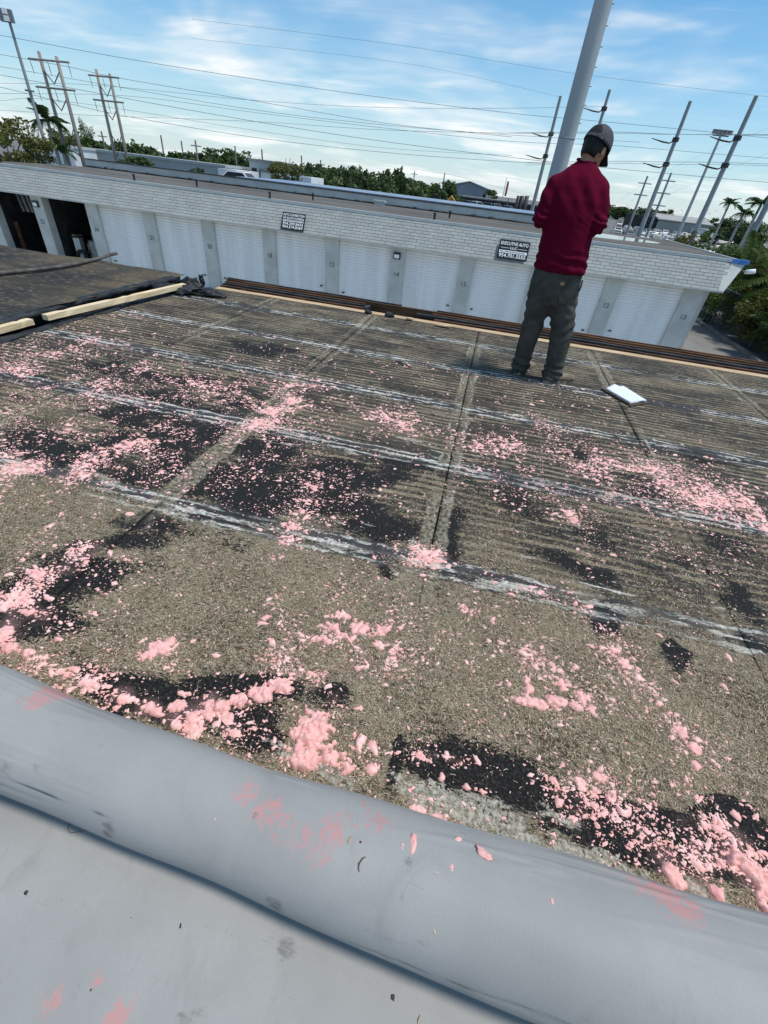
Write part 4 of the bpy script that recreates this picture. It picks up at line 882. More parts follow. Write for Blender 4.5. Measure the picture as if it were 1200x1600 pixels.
rest = MB(); tones = []
for i, (x, rrow) in enumerate(pos):
    base = Vector((x + random.uniform(-.004, .004), FB_Y, FB_Z)) + sdir * (rowh * rrow + .004 + random.uniform(-.002, .002)) - Vector((0, 0, 0)) + snor * (-.052 + .0)
    if i < 300:
        o = link('shingle', tm, fas); o.matrix_basis = Matrix.Translation(Vector(G(base)) + snor * .045 ) @ rotm
    else:
        rest.add([tuple(rotm.to_3x3() @ Vector(v_) + Vector(G(base)) + snor * .045) for v_ in tV], tF); tones += [random.random()] * 8
o = rest.build('shingle_courses', M['shingle'], fas); o['kind'] = 'stuff'
at_ = o.data.attributes.new('tone', 'FLOAT', 'POINT'); at_.data.foreach_set('value', tones)
# body walls
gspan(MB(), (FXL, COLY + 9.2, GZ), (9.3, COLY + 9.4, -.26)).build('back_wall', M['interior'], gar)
gspan(MB(), (8.50, COLY + .43, GZ), (8.74, 32.6, -.26)).build('side_wall', M['pillar_paint'], gar)
# pillars: left edge positions measured as multiples of the pitch
nums = ['', '', '23', '24', '21', '20', '18', '12', '14', '15', '', '12', '13']
numbers = {-1: '23', 0: '24', 1: '21', 2: '20', 3: '18', 4: '12', 5: '14', 6: '15', 7: '16', 8: '12', 9: '13'}
PX0 = -.9164 * COLY; PW = .62; pillars = {}
for k in range(-3, 10):
    xl = PX0 + PITCH * k * .9945; w_ = PW if k < 9 else .74
    if k == -3: continue
    p = gspan(MB(), (xl, COLY, GZ), (xl + w_, COLY + .42, FB_Z)).build('pillar', M['pillar_paint'], gar); pillars[k] = xl
    if k in numbers:
        n_o = link('number', text_mesh(numbers[k], .26, M['number_grey'], 'number'), p); n_o.location = G((xl + w_ / 2, COLY - .006, -2.0)); n_o.rotation_euler = (PI / 2, 0, 0)
    if k in (5, -1):
        lf = gspan(MB(), (xl + .12, COLY - .10, -1.40), (xl + .42, COLY - .004, -1.14)).build('wall_light', M['dark_metal'], gar)
        gspan(MB(), (xl + .16, COLY - .115, -1.36), (xl + .38, COLY - .102, -1.22)).build('lens', M['sign_white'], lf)
# doors: corrugated curtain between pillars
def doormesh(w, h):
    nrow = int(h / .036); V = []; F_ = []
    for i in range(nrow + 1):
        z = h * i / nrow; y = .011 * (1 if (i % 3) else -1)
        V += [(0, y, z), (w, y, z)]
    for i in range(nrow): F_.append((2 * i, 2 * i + 1, 2 * i + 3, 2 * i + 2))
    return MB().add(V, F_).mesh('roll_up_door', [M['door_white']])
DW = PITCH * .9945 - PW; DH = FB_Z - GZ - .01; dm = doormesh(DW, DH); handle = MB().box((0, -.03, 0), (.12, .04, .05)).mesh('door_handle', [M['dark_metal']])
for k in range(0, 9):
    d = link('roll_up_door', dm, gar, G((pillars[k] + PW, COLY + .14, GZ + .005)))
    h1 = link('door_handle', handle, d, (DW - .22 if k % 2 else .25, -.012, random.choice((.62, .95, .8))))
    gspan(MB(), (pillars[k] + PW - .01, COLY + .16, FB_Z - .12), (pillars[k] + PW + DW + .01, COLY + .30, FB_Z)).build('door_header', M['pillar_paint'], gar)
# two open bays: dividing walls, floor stays the lot, ceiling is the roof slab
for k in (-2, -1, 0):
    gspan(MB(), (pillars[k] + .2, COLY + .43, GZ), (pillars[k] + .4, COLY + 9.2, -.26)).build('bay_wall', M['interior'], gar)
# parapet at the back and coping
bp = gspan(MB(), (FXL, BACK_Y, ROOF_Z), (4.4, BACK_Y + .2, .50)).build('back_parapet', M['white_paint'], gar)
gspan(MB(), (FXL, BACK_Y - .04, .50), (4.42, BACK_Y + .26, .55)).build('coping', M['dark_metal'], bp)
# lumps of sealant along the parapet foot
sl = MB()
for x in np.arange(FXL, 4.2, .5):
    if random.random() < .35:
        sl.ball(G((x, BACK_Y - .06, ROOF_Z + .02)), (random.uniform(.1, .3), .08, random.uniform(.05, .11)), 8, 5)
sl.tube([G((x, BACK_Y - .02, ROOF_Z + .03 + .015 * math.sin(x * 3))) for x in np.arange(FXL, 4.3, .6)], .045, 6)
sl.build('sealant', M['tarblack'], gar)
for j, (px, py) in enumerate(((3,253),(211,281),(308,288),(422,309),(489,309),(678,342),(702,337))):
    p = flat(px, py + 4, ROOF_Z); v_ = MB().tube([(0, 0, 0), (0, 0, .2), (0, 0, .28)], [.045, .045, .04], 8).build('vent_pipe', M['tarblack'], smooth=False, loc=tuple(p))
    MB().tube([(0, 0, .26), (0, 0, .31)], [.075, .06], 8).build('vent_cap', M['tarblack'], v_)
    tag(v_, ['short black vent pipe at the far left of the garage roof','black vent pipe behind the first doors of the garage','black vent pipe left of the first black sign','black vent pipe right behind the left sign','black vent pipe right of the left sign','black vent pipe left of the right-hand sign','small black vent pipe close to the back parapet'][j], 'vent pipe', 'vent pipes on the garage roof')
p = flat(593, 321, ROOF_Z); vb = empty('roof_vent', tuple(p), 'small white box vent on the garage roof by the parapet', 'vent')
MB().span((-.28, -.15, 0), (.28, .15, .16)).build('housing', M['white_paint'], vb); MB().span((-.34, -.2, .162), (.34, .2, .24)).build('hood', M['white_paint'], vb)
for j, (xa, xb, ya, yb) in enumerate(((-26,-24,26,26.5),(-21.5,-18.6,25.5,26.1),(-16.2,-14.2,25,25.6),(-17.2,-12.2,28,28.5),(-10.4,-7.4,27.4,28.3),(-5.2,-3.2,26.5,27.1),(-.2,1.9,28.0,28.8))):
    cx, cy = (xa + xb) / 2, (ya + yb) / 2; n_ = 28
    V = [(cx + (xb - xa) / 2 * math.cos(a) * (1 + .35 * mnoise.noise((math.cos(a) * 1.4, math.sin(a) * 1.4, j))), cy + (yb - ya) / 2 * math.sin(a) * (1 + .3 * mnoise.noise((math.cos(a) * 2, j, math.sin(a) * 2))), ROOF_Z + .005) for a in np.linspace(0, 2 * PI, n_, endpoint=False)]
    structure(MB().add(V, [tuple(range(n_))]).build('puddle', M['water']))
n_ = 30; V = [(4.9 + (3.1 if math.cos(a) > 0 else 2.2) * math.cos(a), 28.4 + 2.3 * math.sin(a) * (1 - .25 * math.cos(a)), ROOF_Z + .005) for a in np.linspace(0, 2 * PI, n_, endpoint=False)]
structure(MB().add(V, [tuple(range(n_))]).build('puddle', M['water']))
# blue tarp patch and security camera at the corner
tp = MB(); tp.span((FX1 - .02, FT_Y - .085, FT_Z - .05), (9.46, FT_Y + .16, FT_Z + .09)); 
me = tp.mesh('blue_tarp', [M['blue_tarp']]); tag(link('blue_tarp', me), 'bright blue tarp patch wrapped over the right roof corner', 'tarp')
sc_ = empty('security_camera', (9.56, FT_Y + .06, -.16), 'white security camera under the blue roof corner', 'camera')
MB().tube([(-.16, .04, 0), (-.02, 0, -.02)], .025, 6).build('bracket', M['dark_metal'], sc_)
MB().tube([(-.02, .05, -.03), (.10, -.04, .0), (.24, -.14, .05)], [.07, .085, .08], 10).build('housing', M['sign_white'], sc_, True)
# business signs on the fascia
def sign(label, px, py, W_, H_, lines):
    v_ = ray(px, py); q = (FB_Y + .35); p = at(px, py, 21.18)
    e = empty('business_sign', tuple(p), label, 'sign'); e.rotation_euler = (math.atan2(sdir.z, sdir.y), 0, 0); e.location = Vector(e.location) + snor * .02
    MB().box((0, 0, 0), (W_, H_, .02)).build('panel', M['sign_black'], e)
    for (s_, y, size, wid) in lines:
        if s_ == '-':
            o = MB().box((0, y, .0135), (wid, size, .004)).build('strip', M['sign_white'], e)
            rnd_ = random.Random(int(px)); x = -wid / 2 + .03; q2 = MB()
            while x < wid / 2 - .05:
                w2 = rnd_.uniform(.015, .05); q2.box((x + w2 / 2, y, .0178), (w2, size * .42, .003)); x += w2 + .02
            q2.build('small_print', M['sign_black'], o); continue
        if s_ == '_':
            for sg in (-1, 1): MB().box((sg * wid, y, .0135), (size, .012, .004)).build('line', M['sign_white'], e)
            continue
        me = text_mesh(s_, size, M['sign_white'], 'lettering'); o = link('lettering', me, e, (0, y, .0135))
        dx = max(v2.co.x for v2 in me.vertices) - min(v2.co.x for v2 in me.vertices); o.scale = (wid / dx, 1, 1)
sign('black and white sign with two phone numbers, left on the fascia', 458.5, 346.5, 1.05, .68, [('AUTO CONNECTION', .235, .135, .97), ('OF SOUTH FLORIDA', .105, .125, .97), ('-', 0.005, .06, .95), ('954.399.8434', -.115, .15, .94), ('954.274.8369', -.245, .15, .94)])
sign('black and white sign reading executive auto with one phone number', 802, 391.5, 1.22, .72, [('EXECUTIVE AUTO', .22, .17, 1.10), ('LLC', .06, .13, .27), ('_', .055, .36, .35), ('-', -.085, .095, 1.12), ('954.701.5555', -.235, .19, 1.08)])
# things in the two open bays
def stuffbox(name, label, cat, parts, loc, rz=0):
    e = empty(name, loc, label, cat, None, rz)
    for nm, mb, mt in parts: mb.build(nm, M[mt], e)
xA = pillars[-1] + PW; xB = pillars[-2] + PW
stuffbox('steel_shelf', 'dark steel shelf with boxes at the back of the left open bay', 'shelf', [('upright', MB().span((0, 0, 0), (.06, .5, 2.4)), 'grey_metal'), ('upright', MB().span((1.7, 0, 0), (1.76, .5, 2.4)), 'grey_metal'), ('shelf_board', MB().span((0.06, 0, 1.1), (1.7, .5, 1.14)), 'grey_metal'), ('shelf_board', MB().span((.06, 0, 1.8), (1.7, .5, 1.84)), 'grey_metal'), ('box', MB().span((.2, .05, 1.15), (.7, .45, 1.6)), 'palewood'), ('box', MB().span((.9, .05, 1.15), (1.5, .45, 1.45)), 'concrete')], (xB + .4, COLY + 3.2, GZ))
stuffbox('leaning_sheet', 'tall grey-white sheet leaning in the left open bay', 'panel', [('sheet', MB().box((0, 0, .95), (.75, .05, 1.9), .3), 'white_paint'), ('frame', MB().box((0, -.04, .95), (.06, .03, 1.85), .3), 'grey_metal')], (xB + .85, COLY + 2.2, GZ))
stuffbox('hanging_tubes', 'row of grey tubes hanging under the ceiling of the left bay', 'tubes', [('tube', MB().tube([(q * .28, 0, 0), (q * .28, .1, -.85)], .09, 8), 'grey_metal') for q in range(6)], (xB + .3, COLY + 1.3, -1.0))
stuffbox('red_board', 'rust-red board standing at the left edge of the left bay', 'board', [('board', MB().box((0, 0, .8), (.22, .05, 1.6), .1), 'rust'), ('cleat', MB().box((0, -.04, 1.2), (.2, .04, .06), .1), 'dark_metal')], (xB + .14, COLY + .8, GZ))
stuffbox('red_post', 'red post standing inside the right open bay by the pillar', 'post', [('post', MB().box((0, 0, .95), (.13, .13, 1.9)), 'red_paint'), ('foot', MB().box((0, 0, .03), (.3, .3, .06)), 'dark_metal')], (pillars[0] - .14, COLY + .55, GZ))
stuffbox('grey_locker', 'grey cabinet beside the red post in the right bay', 'cabinet', [('carcass', MB().span((0, 0, 0), (.42, .5, 1.65)), 'concrete'), ('door_panel', MB().span((.03, -.02, .06), (.39, -.003, 1.6)), 'concrete'), ('handle', MB().span((.33, -.05, .8), (.36, -.022, .95)), 'dark_metal')], (pillars[0] - .75, COLY + .75, GZ))
for j, (x, w, h, rz, mt, lab) in enumerate(((.5, .3, 1.25, .3, 'white_paint', 'white plank leaning in the junk of the right bay'), (1.05, .45, 1.0, -.4, 'concrete', 'grey carton in the junk of the right bay'), (1.55, .5, 1.2, .2, 'grey_metal', 'grey machine housing in the junk of the right bay'), (.25, .3, 1.35, -.2, 'palewood', 'brown carton at the left of the junk in the right bay'))):
    stuffbox('junk_item', lab, 'junk', [('case', MB().box((0, 0, h / 2), (w, .35, h), rz), mt), ('lid', MB().box((0, 0, h + .03), (w + .05, .4, .05), rz), 'dark_metal')], (xA + x, COLY + 1.0 + .3 * (j % 2), GZ))
for j in range(2):
    mb = MB(); mb.tube([(.30 * math.cos(a), 0, .38 + .30 * math.sin(a)) for a in np.linspace(0, 2 * PI, 22)], .09, 8)
    o = mb.build('tyre', M['tarblack'], smooth=True, loc=(xA + .75 + .45 * j, COLY + .75 + .2 * j, GZ)); tag(o, ['left tyre standing on the floor of the right bay', 'right tyre standing on the floor of the right bay'][j], 'tyre', 'tyres in the open bay')

# ------------------------------------------------------------------ second and further buildings
def block(name, label, cat, px0, px1, pyt, Y, depth, mat, trim=None, pyt1=None, base=GZ):
    a, b_ = at(px0, pyt, Y), at(px1, pyt if pyt1 is None else pyt1, Y); zt = (a[2] + b_[2]) / 2
    e = empty(name, ((a[0] + b_[0]) / 2, Y, base), label, cat); w = b_[0] - a[0]
    MB().span((-w / 2, 0, 0), (w / 2, depth, zt - base)).build('wall', M[mat], e)
    if trim: MB().span((-w / 2 - .1, -.12, zt - base), (w / 2 + .1, depth + .1, zt - base + .25)).build('roof_edge', M[trim], e)
    return e, w, zt - base
e, w, h = block('workshop_row', 'low workshop row with a pale blue roof edge behind the garage', 'building', 372, 852, 287, 38, 8, 'white_paint', 'blue_metal', 338)
M['pale_wall'] = pmat('pale_wall', (0.30, 0.335, 0.34), (0.36, 0.395, 0.40), .3, .85, 0, world=True, detail=8)
M['bright_wall'] = pmat('bright_wall', (0.70, 0.71, 0.70), (0.78, 0.78, 0.77), .4, .8, 0, world=True)
e, w, h = block('storage_row', 'long pale grey storage building behind the power poles', 'building', 118, 352, 233, 62, 9, 'pale_wall', 'pale_wall', 262)
for j in range(7):
    x = -w / 2 + w * (j + .6) / 7.3; MB().span((x, -.04, .4), (x + 1.6, -.005, 2.6)).build('shutter', M['concrete'], e)
block('white_annex', 'white annex at the right end of the storage building', 'building', 340, 369, 262, 60, 6, 'bright_wall', None, 266)
e, w, h = block('grey_office', 'grey two-storey office with dark windows beside the olive tree', 'building', 389, 425, 250, 66, 8, 'pale_wall', 'concrete', 256)
for j in range(3): MB().span((-w / 2 + .3 + j * 1.1, -.04, h - 1.5), (-w / 2 + 1.0 + j * 1.1, -.005, h - .7)).build('window', M['phone'], e)
block('white_shed', 'small white shed right of the olive tree', 'building', 467, 486, 275, 55, 4, 'bright_wall', None, 277)
block('white_house', 'white house wall left of the olive tree', 'building', 407, 436, 268, 58, 5, 'bright_wall', 'concrete', 272)
block('left_house', 'small white house behind the palm at the far left', 'building', 62, 112, 226, 58, 6, 'bright_wall', 'white_paint', 232)
# scrap-yard shed with a gabled grey roof
def gable(name, label, px0, px1, py_e, py_r, Y, depth, wallm, roofm, base=GZ, along=False):
    a, b_ = at(px0, py_e, Y), at(px1, py_e + (px1 - px0) * .125, Y); ze = (a[2] + b_[2]) / 2 - base; zr = at((px0 + px1) / 2, py_r + (px1 - px0) * .06, Y)[2] - base; w = b_[0] - a[0]
    e = empty(name, ((a[0] + b_[0]) / 2, Y, base), label, 'building')
    if not along:
        MB().add([(-w/2,0,0),(w/2,0,0),(w/2,0,ze),(0,0,zr),(-w/2,0,ze),(-w/2,depth,0),(w/2,depth,0),(w/2,depth,ze),(0,depth,zr),(-w/2,depth,ze)], [(0,1,2,3,4),(9,8,7,6,5),(0,4,9,5),(1,6,7,2)]).build('wall', M[wallm], e)
        for s_ in (-1, 1): MB().add([(s_*(w/2+.4),-.4,ze-.1),(0,-.4,zr+.05),(0,depth+.4,zr+.05),(s_*(w/2+.4),depth+.4,ze-.1),(s_*(w/2+.4),-.4,ze+.08),(0,-.4,zr+.25),(0,depth+.4,zr+.25),(s_*(w/2+.4),depth+.4,ze+.08)], [(0,1,2,3),(4,7,6,5),(0,4,5,1),(3,2,6,7),(0,3,7,4)]).build('roof', M[roofm], e)
    else:
        MB().add([(-w/2,0,0),(w/2,0,0),(w/2,0,ze),(-w/2,0,ze),(-w/2,depth,0),(w/2,depth,0),(w/2,depth,ze),(-w/2,depth,ze),(-w/2,depth/2,zr),(w/2,depth/2,zr)], [(0,1,2,3),(5,4,7,6),(4,0,3,8,7),(1,5,6,9,2)]).build('wall', M[wallm], e)
        for s_ in (0, 1):
            y0, y1 = (-.6, depth / 2) if s_ == 0 else (depth + .6, depth / 2)
            MB().add([(-w/2-.6,y0,ze-.15),(w/2+.6,y0,ze-.15),(w/2+.6,y1,zr+.1),(-w/2-.6,y1,zr+.1),(-w/2-.6,y0,ze+.05),(w/2+.6,y0,ze+.05),(w/2+.6,y1,zr+.3),(-w/2-.6,y1,zr+.3)], [(0,1,2,3),(4,7,6,5),(0,4,5,1),(0,3,7,4),(1,5,6,2)]).build('roof', M[roofm], e)
    return e, w, ze
M['shed_wall'] = pmat('shed_wall', (0.19, 0.22, 0.255), (0.25, 0.28, 0.31), .2, .7, 0, world=True)
M['shed_roof'] = pmat('shed_roof', (0.26, 0.29, 0.31), (0.33, 0.355, 0.37), .3, .5, 0, world=True)
M['olive_wall'] = pmat('olive_grey_wall', (0.30, 0.31, 0.285), (0.36, 0.37, 0.34), .15, .8, 0, world=True)
M['taupe_roof'] = pmat('taupe_roof', (0.30, 0.285, 0.265), (0.38, 0.36, 0.34), .2, .7, 0, world=True)
gable('scrapyard_shed', 'blue-grey gabled shed beyond the roofs', 704, 762, 289, 281, 150, 18, 'shed_wall', 'shed_roof')
e, w, h = gable('warehouse', 'long olive-grey warehouse with a taupe roof beyond the car park', 1030, 1110, 342, 335, 190, 16, 'olive_wall', 'taupe_roof', along=True)
MB().span((-w / 2 - 9, .5, 0), (-w / 2, 8, 4.2)).build('lean_to', M['interior'], e)
block('white_store', 'low white store right of the warehouse', 'building', 1101, 1165, 362, 175, 12, 'bright_wall', 'pale_wall', 366)
block('yard_canopy', 'long low dark canopy of the scrap yard', 'building', 655, 850, 301, 120, 10, 'interior', 'concrete', 322)

# ------------------------------------------------------------------ poles and power lines
def pole(name, label, cat, px, py, Y, r0, r1, mat, group=None, base=GZ, n=10):
    p = at(px, py, Y); e = empty(name, (p[0], Y, base), label, cat, group); h = p[2] - base
    MB().tube([(0, 0, 0), (0, 0, .03), (0, 0, h * .5), (0, 0, h - .03), (0, 0, h)], [r0, r0, (r0 + r1) / 2, r1, r1], n).build('shaft', M[mat], e, True)
    return e, h
# big steel monopole just behind the garage
Yp = 33.2; pm_ = at(878, 245, Yp); pt = at(943, 0, Yp); xm = (pm_[0] + pt[0]) / 2
mp = empty('steel_monopole', (xm, Yp, GZ), 'huge grey steel monopole rising behind the man', 'pole')
zj = at(880, 206, Yp)[2] - GZ
MB().tube([(0, 0, 0), (0, 0, .03), (0, 0, zj - .03), (0, 0, zj)], [.50, .50, .45, .45], 24).build('lower_section', M['steelpole'], mp, True)
MB().tube([(0, 0, zj - .25), (0, 0, zj - .22), (0, 0, zj + 9), (0, 0, zj + 15.97), (0, 0, zj + 16)], [.455, .455, .42, .40, .40], 24).build('upper_section', M['steelpole'], mp, True)
MB().tube([(0, 0, zj - .30), (0, 0, zj - .24)], [.462, .46], 24).build('joint_collar', M['greypole'], mp, True)
MB().tube([(0, 0, 0), (0, 0, .12)], [.9, .9], 24).build('foundation', M['concrete'], mp)
for k in range(16): z = zj + .4 + k * .72; rr_ = .455 - .004 * (z - zj); MB().tube([(rr_ * .9, -.12, z), (rr_ + .09, -.14, z)], .016, 5).build('step_bolt', M['dark_metal'], mp)
# H-frame poles at the left
def hframe(label, tops, bars, Y):
    T = [at(*q, Y) for q in tops]; cx = (T[0][0] + T[1][0]) / 2
    e = empty('h_frame_pole', (cx, Y, GZ), label, 'power pole', 'wooden H-frame power poles at the left')
    for p in T: MB().tube([(p[0] - cx, 0, 0), (p[0] - cx, 0, p[2] - GZ)], [.20, .13], 10).build('pole', M['polewood'], e, True)
    for (qa, qb) in bars:
        a, b_ = at(*qa, Y - .2), at(*qb, Y - .2); z = (a[2] + b_[2]) / 2 - GZ
        o = MB().tube([(a[0] - cx, -.22, z), (b_[0] - cx, -.22, z)], .075, 6).build('crossarm', M['polewood'], e)
        for x in (a[0] - cx + .15, 0, b_[0] - cx - .15): MB().tube([(x, -.22, z - .08), (x + .04, -.22, z - .55), (x + .06, -.22, z - 1.0)], [.02, .03, .015], 6).build('insulator', M['grey_metal'], o)
        xl, xr = T[0][0] - cx, T[1][0] - cx
        MB().tube([(xl, -.05, z - .6), ((xl + xr) / 2, -.1, z - 1.5), (xr, -.05, z - .6)], .05, 6).build('brace', M['dark_metal'], e)
    xl, xr = T[0][0] - cx, T[1][0] - cx; z = T[0][2] - GZ
    MB().tube([(xl, -.1, z * .58), (xr, -.1, z * .36)], .04, 5).build('cross_brace', M['dark_metal'], e); MB().tube([(xr, .1, z * .58), (xl, .1, z * .36)], .04, 5).build('cross_brace', M['dark_metal'], e)
hframe('nearer wooden H-frame power pole beside the palm at the left', ((60, 80), (88, 88)), (((42, 84), (110, 105)), ((55, 130), (119, 147))), 47)
hframe('farther wooden H-frame power pole, second from the left edge', ((150, 108), (171, 115)), (((137, 113), (187, 126)), ((145, 152), (194, 164))), 55)
# floodlight mast at far left
e, h = pole('floodlight_mast', 'grey floodlight mast at the far left of the sky', 'light mast', 13, 28, 44, .17, .10, 'greypole')
MB().box((0, -.15, h + .1), (1.0, .25, .75), .3).build('lamp_frame', M['grey_metal'], e)
for k in range(4): MB().box((-.3 + .4 * (k % 2), -.30, h - .08 + .4 * (k // 2)), (.36, .10, .32), .3).build('floodlight', M['sign_white'], e)
MB().box((0, 0, h * .66), (.5, .5, .12)).build('collar', M['grey_metal'], e)
# steel poles at the right
def steel(label, px, py, Y, r, arms=(), name='steel_power_pole'):
    e, h = pole(name, label, 'power pole', px, py, Y, r * 1.35, r * .8, 'greypole', 'steel power poles at the right')
    for (ax, ay) in arms:
        z = at(ax, ay, Y)[2] - GZ
        MB().tube([(0, 0, z - .35), (-.5, 0, z - .6), (-1.2, 0, z - .55), (-2.4, 0, z - .35)], [.05, .06, .07, .03], 6).build('insulator', M['rust'], e)
        MB().tube([(0, 0, z - .45), (0, 0, z - .1)], [r * 1.6, r * 1.6], 8).build('clamp', M['dark_metal'], e)
steel('thin grey power pole left of the big monopole', 876, 150, 72, .20, ((866, 205), (858, 240)))
steel('grey power pole rising right behind the cap of the man', 953, 140, 72, .20, ((946, 165),))
steel('tall grey power pole right of the man', 1079, 158, 66, .21, ((1058, 213), (1045, 252)))
steel('tallest grey power pole near the right edge', 1182, 150, 60, .22, ((1156, 210), (1137, 253)))
steel('leaning-looking bright pole cut by the right edge', 1225, 270, 48, .22)
for lab, px, py, Y, k in (('small utility pole with crossarms just right of the man', 1012, 275, 120, 2), ('small utility pole with crossarms between two tall poles', 1049, 270, 112, 3)):
    e, h = pole('utility_pole', lab, 'utility pole', px, py, Y, .26, .18, 'greypole', 'small utility poles')
    for q in range(k): MB().tube([(-1.3, 0, h - 1.2 - 1.9 * q), (1.3, 0, h - 1.2 - 1.9 * q)], .10, 6).build('crossarm', M['greypole'], e)
e, h = pole('light_pole', 'floodlight pole between the two tallest poles at right', 'light pole', 1126, 212, 85, .26, .15, 'steelpole')
MB().tube([(-1.0, 0, h), (1.0, 0, h)], .08, 6).build('crossbar', M['grey_metal'], e)
for k in range(5): MB().box((-1.0 + .5 * k, -.1, h + .35), (.42, .35, .45), .1 * k).build('floodlight', M['grey_metal'], e)
for j, (px, py, Y) in enumerate(((158,205,75),(251,211,80),(283,220,85),(305,219,70),(367,228,85),(409,233,80),(471,243,85),(501,250,90),(545,268,95),(585,268,95),(606,277,95),(610,277,95),(648,267,130),(695,270,120),(795,310,120))):
    e, h = pole('utility_pole', 'slim grey utility pole, number %s from the left before the far trees' % ['one','two','three','four','five','six','seven','eight','nine','ten','eleven','twelve','thirteen','fourteen','fifteen'][j], 'utility pole', px, py, Y, .15, .11, 'polewood', 'slim utility poles along the tree line', n=8)
    if j in (0, 3, 7, 8, 12): MB().tube([(-.8, 0, h - .6), (.8, 0, h - .6)], .07, 6).build('crossarm', M['polewood'], e)
    if j == 2: MB().tube([(.2, -.2, h - 2.6), (.2, -.2, h - 1.7)], .25, 10).build('transformer', M['concrete'], e)
fl, h = pole('flagpole', 'thin flagpole with a small red and white flag in the distance', 'flagpole', 792, 277, 160, .16, .08, 'sign_white')
MB().box((.65, 0, h - 2.6), (.12, .9, 3.4), .5).build('flag', M['red_paint'], fl); MB().box((.80, 0, h - 2.6), (.1, .7, 2.6), .5).build('flag_stripe', M['sign_white'], fl)
# wires
ORD = ['first','second','third','fourth','fifth','sixth','seventh','eighth','ninth','tenth','eleventh','twelfth','thirteenth','fourteenth','fifteenth','sixteenth','seventeenth','eighteenth']
WIRES = [
 ([(-60,44),(0,55),(200,92),(400,124),(580,150),(800,177),(910,187),(1117,207),(1260,222)], .028, 46, 66),
 ([(-60,76),(0,85),(110,105),(187,122),(400,158),(600,192),(800,214)], .028, 47, 62),
 ([(-60,97),(0,104),(140,128),(400,172),(600,195),(800,211),(1000,222)], .026, 47, 66),
 ([(-60,110),(0,117),(187,152),(400,190),(600,221),(800,246),(945,262),(1200,285),(1260,289)], .030, 47, 62),
 ([(-60,125),(0,136),(100,160),(200,182),(400,215),(600,238),(800,253),(880,256)], .032, 47, 70),
 ([(-60,124),(0,130),(150,133),(400,157),(600,168),(800,169),(946,166)], .024, 55, 72),
 ([(-60,152),(0,157),(60,154),(200,172),(400,204),(600,231),(800,243)], .024, 55, 72),
 ([(-60,168),(0,172),(140,180),(400,190),(600,203),(800,208),(950,208),(1058,210),(1260,212)], .026, 60, 66),
 ([(-60,143),(0,146),(200,150),(400,176),(600,200),(800,221),(952,227),(1100,239),(1260,252)], .026, 60, 64),
 ([(820,254),(950,252),(1045,253),(1137,254),(1260,259)], .028, 70, 60),
 ([(820,258),(950,255),(1045,257),(1137,257),(1260,262)], .024, 70, 60),
 ([(780,208),(950,206),(1058,210),(1156,210),(1260,211)], .030, 70, 60),
 ([(640,264),(695,271),(770,290),(850,312)], .028, 125, 125),
 ([(300,30),(620,70),(900,115),(1260,158)], .014, 52, 56), ([(300,60),(640,100),(876,152)], .014, 52, 70),
 ([(945,330),(1040,268),(1200,200)], .010, 75, 62), ([(985,330),(1100,280),(1260,215)], .010, 75, 62), ([(950,300),(1080,300),(1260,292)], .010, 80, 70)]
for j, (pts, r_, Ya, Yb) in enumerate(WIRES):
    x0_, x1_ = pts[0][0], pts[-1][0]; dense = []
    for i in range(len(pts) - 1):
        for q in range(6):
            f = q / 6; p0, p1, p2, p3 = (np.array(pts[max(0, min(len(pts) - 1, i + d))], float) for d in (-1, 0, 1, 2))
            m1, m2 = (p2 - p0) / 2, (p3 - p1) / 2; h00 = 2*f**3-3*f**2+1; h10 = f**3-2*f**2+f; h01 = -2*f**3+3*f**2; h11 = f**3-f**2
            dense.append(h00*p1 + h10*m1 + h01*p2 + h11*m2)
    dense.append(np.array(pts[-1], float))
    r_ *= .62
    P3 = [at(p[0], p[1], Ya + (Yb - Ya) * (p[0] - x0_) / (x1_ - x0_)) for p in dense]; c0 = P3[0]
    tag(MB().tube([tuple(p - c0) for p in P3], r_, 5).build('power_line', M['wire'], smooth=True, loc=tuple(c0)), '%s overhead power line, counted by where the wires cross the sky' % ORD[j], 'power line', 'overhead power lines')

# ------------------------------------------------------------------ trees and plants
def leaves_np(C, size, seed, shade, droop=0.0):
    r_ = np.random.default_rng(seed); n = len(C)
    d = r_.normal(0, 1, (n, 3)); d[:, 2] *= .6; d /= np.linalg.norm(d, axis=1)[:, None]
    o_ = np.cross(d, r_.normal(0, 1, (n, 3))); o_ /= np.linalg.norm(o_, axis=1)[:, None] + 1e-9
    s = size * r_.uniform(.6, 1.4, n)[:, None]
    V = np.stack([C - d * s, C + o_ * s * .45, C + d * s, C - o_ * s * .45], 1)
    return V.reshape(-1, 3), np.arange(n * 4).reshape(-1, 4), np.repeat(shade, 4)
def crown_mesh(name, mat, seed, nclump=34, nleaf=80, leaf=.095, shape=(1, 1, .8), spiky=False):
    r_ = np.random.default_rng(seed); P_ = []; S = []
    for k in range(nclump):
        d = r_.normal(0, 1, 3); d /= np.linalg.norm(d); q = r_.uniform(.25, .88) ** .6
        c = d * q * np.array(shape) * (1 + .25 * r_.normal() * .5); cr = r_.uniform(.18, .34)
        p = r_.normal(0, 1, (nleaf, 3)); p /= np.linalg.norm(p, axis=1)[:, None]; p *= (cr * r_.uniform(.45, 1.08, nleaf))[:, None]; p[:, 2] *= .8
        P_.append(c + p); S.append(np.clip(r_.uniform(.15, .85) + r_.normal(0, .18, nleaf), 0, 1))
    C = np.concatenate(P_); S = np.concatenate(S); V, F_, sh = leaves_np(C, leaf, seed + 1, S)
    me = np_mesh(name, V, F_, mat); a = me.attributes.new('shade', 'FLOAT', 'POINT'); a.data.foreach_set('value', sh.astype(np.float32)); return me
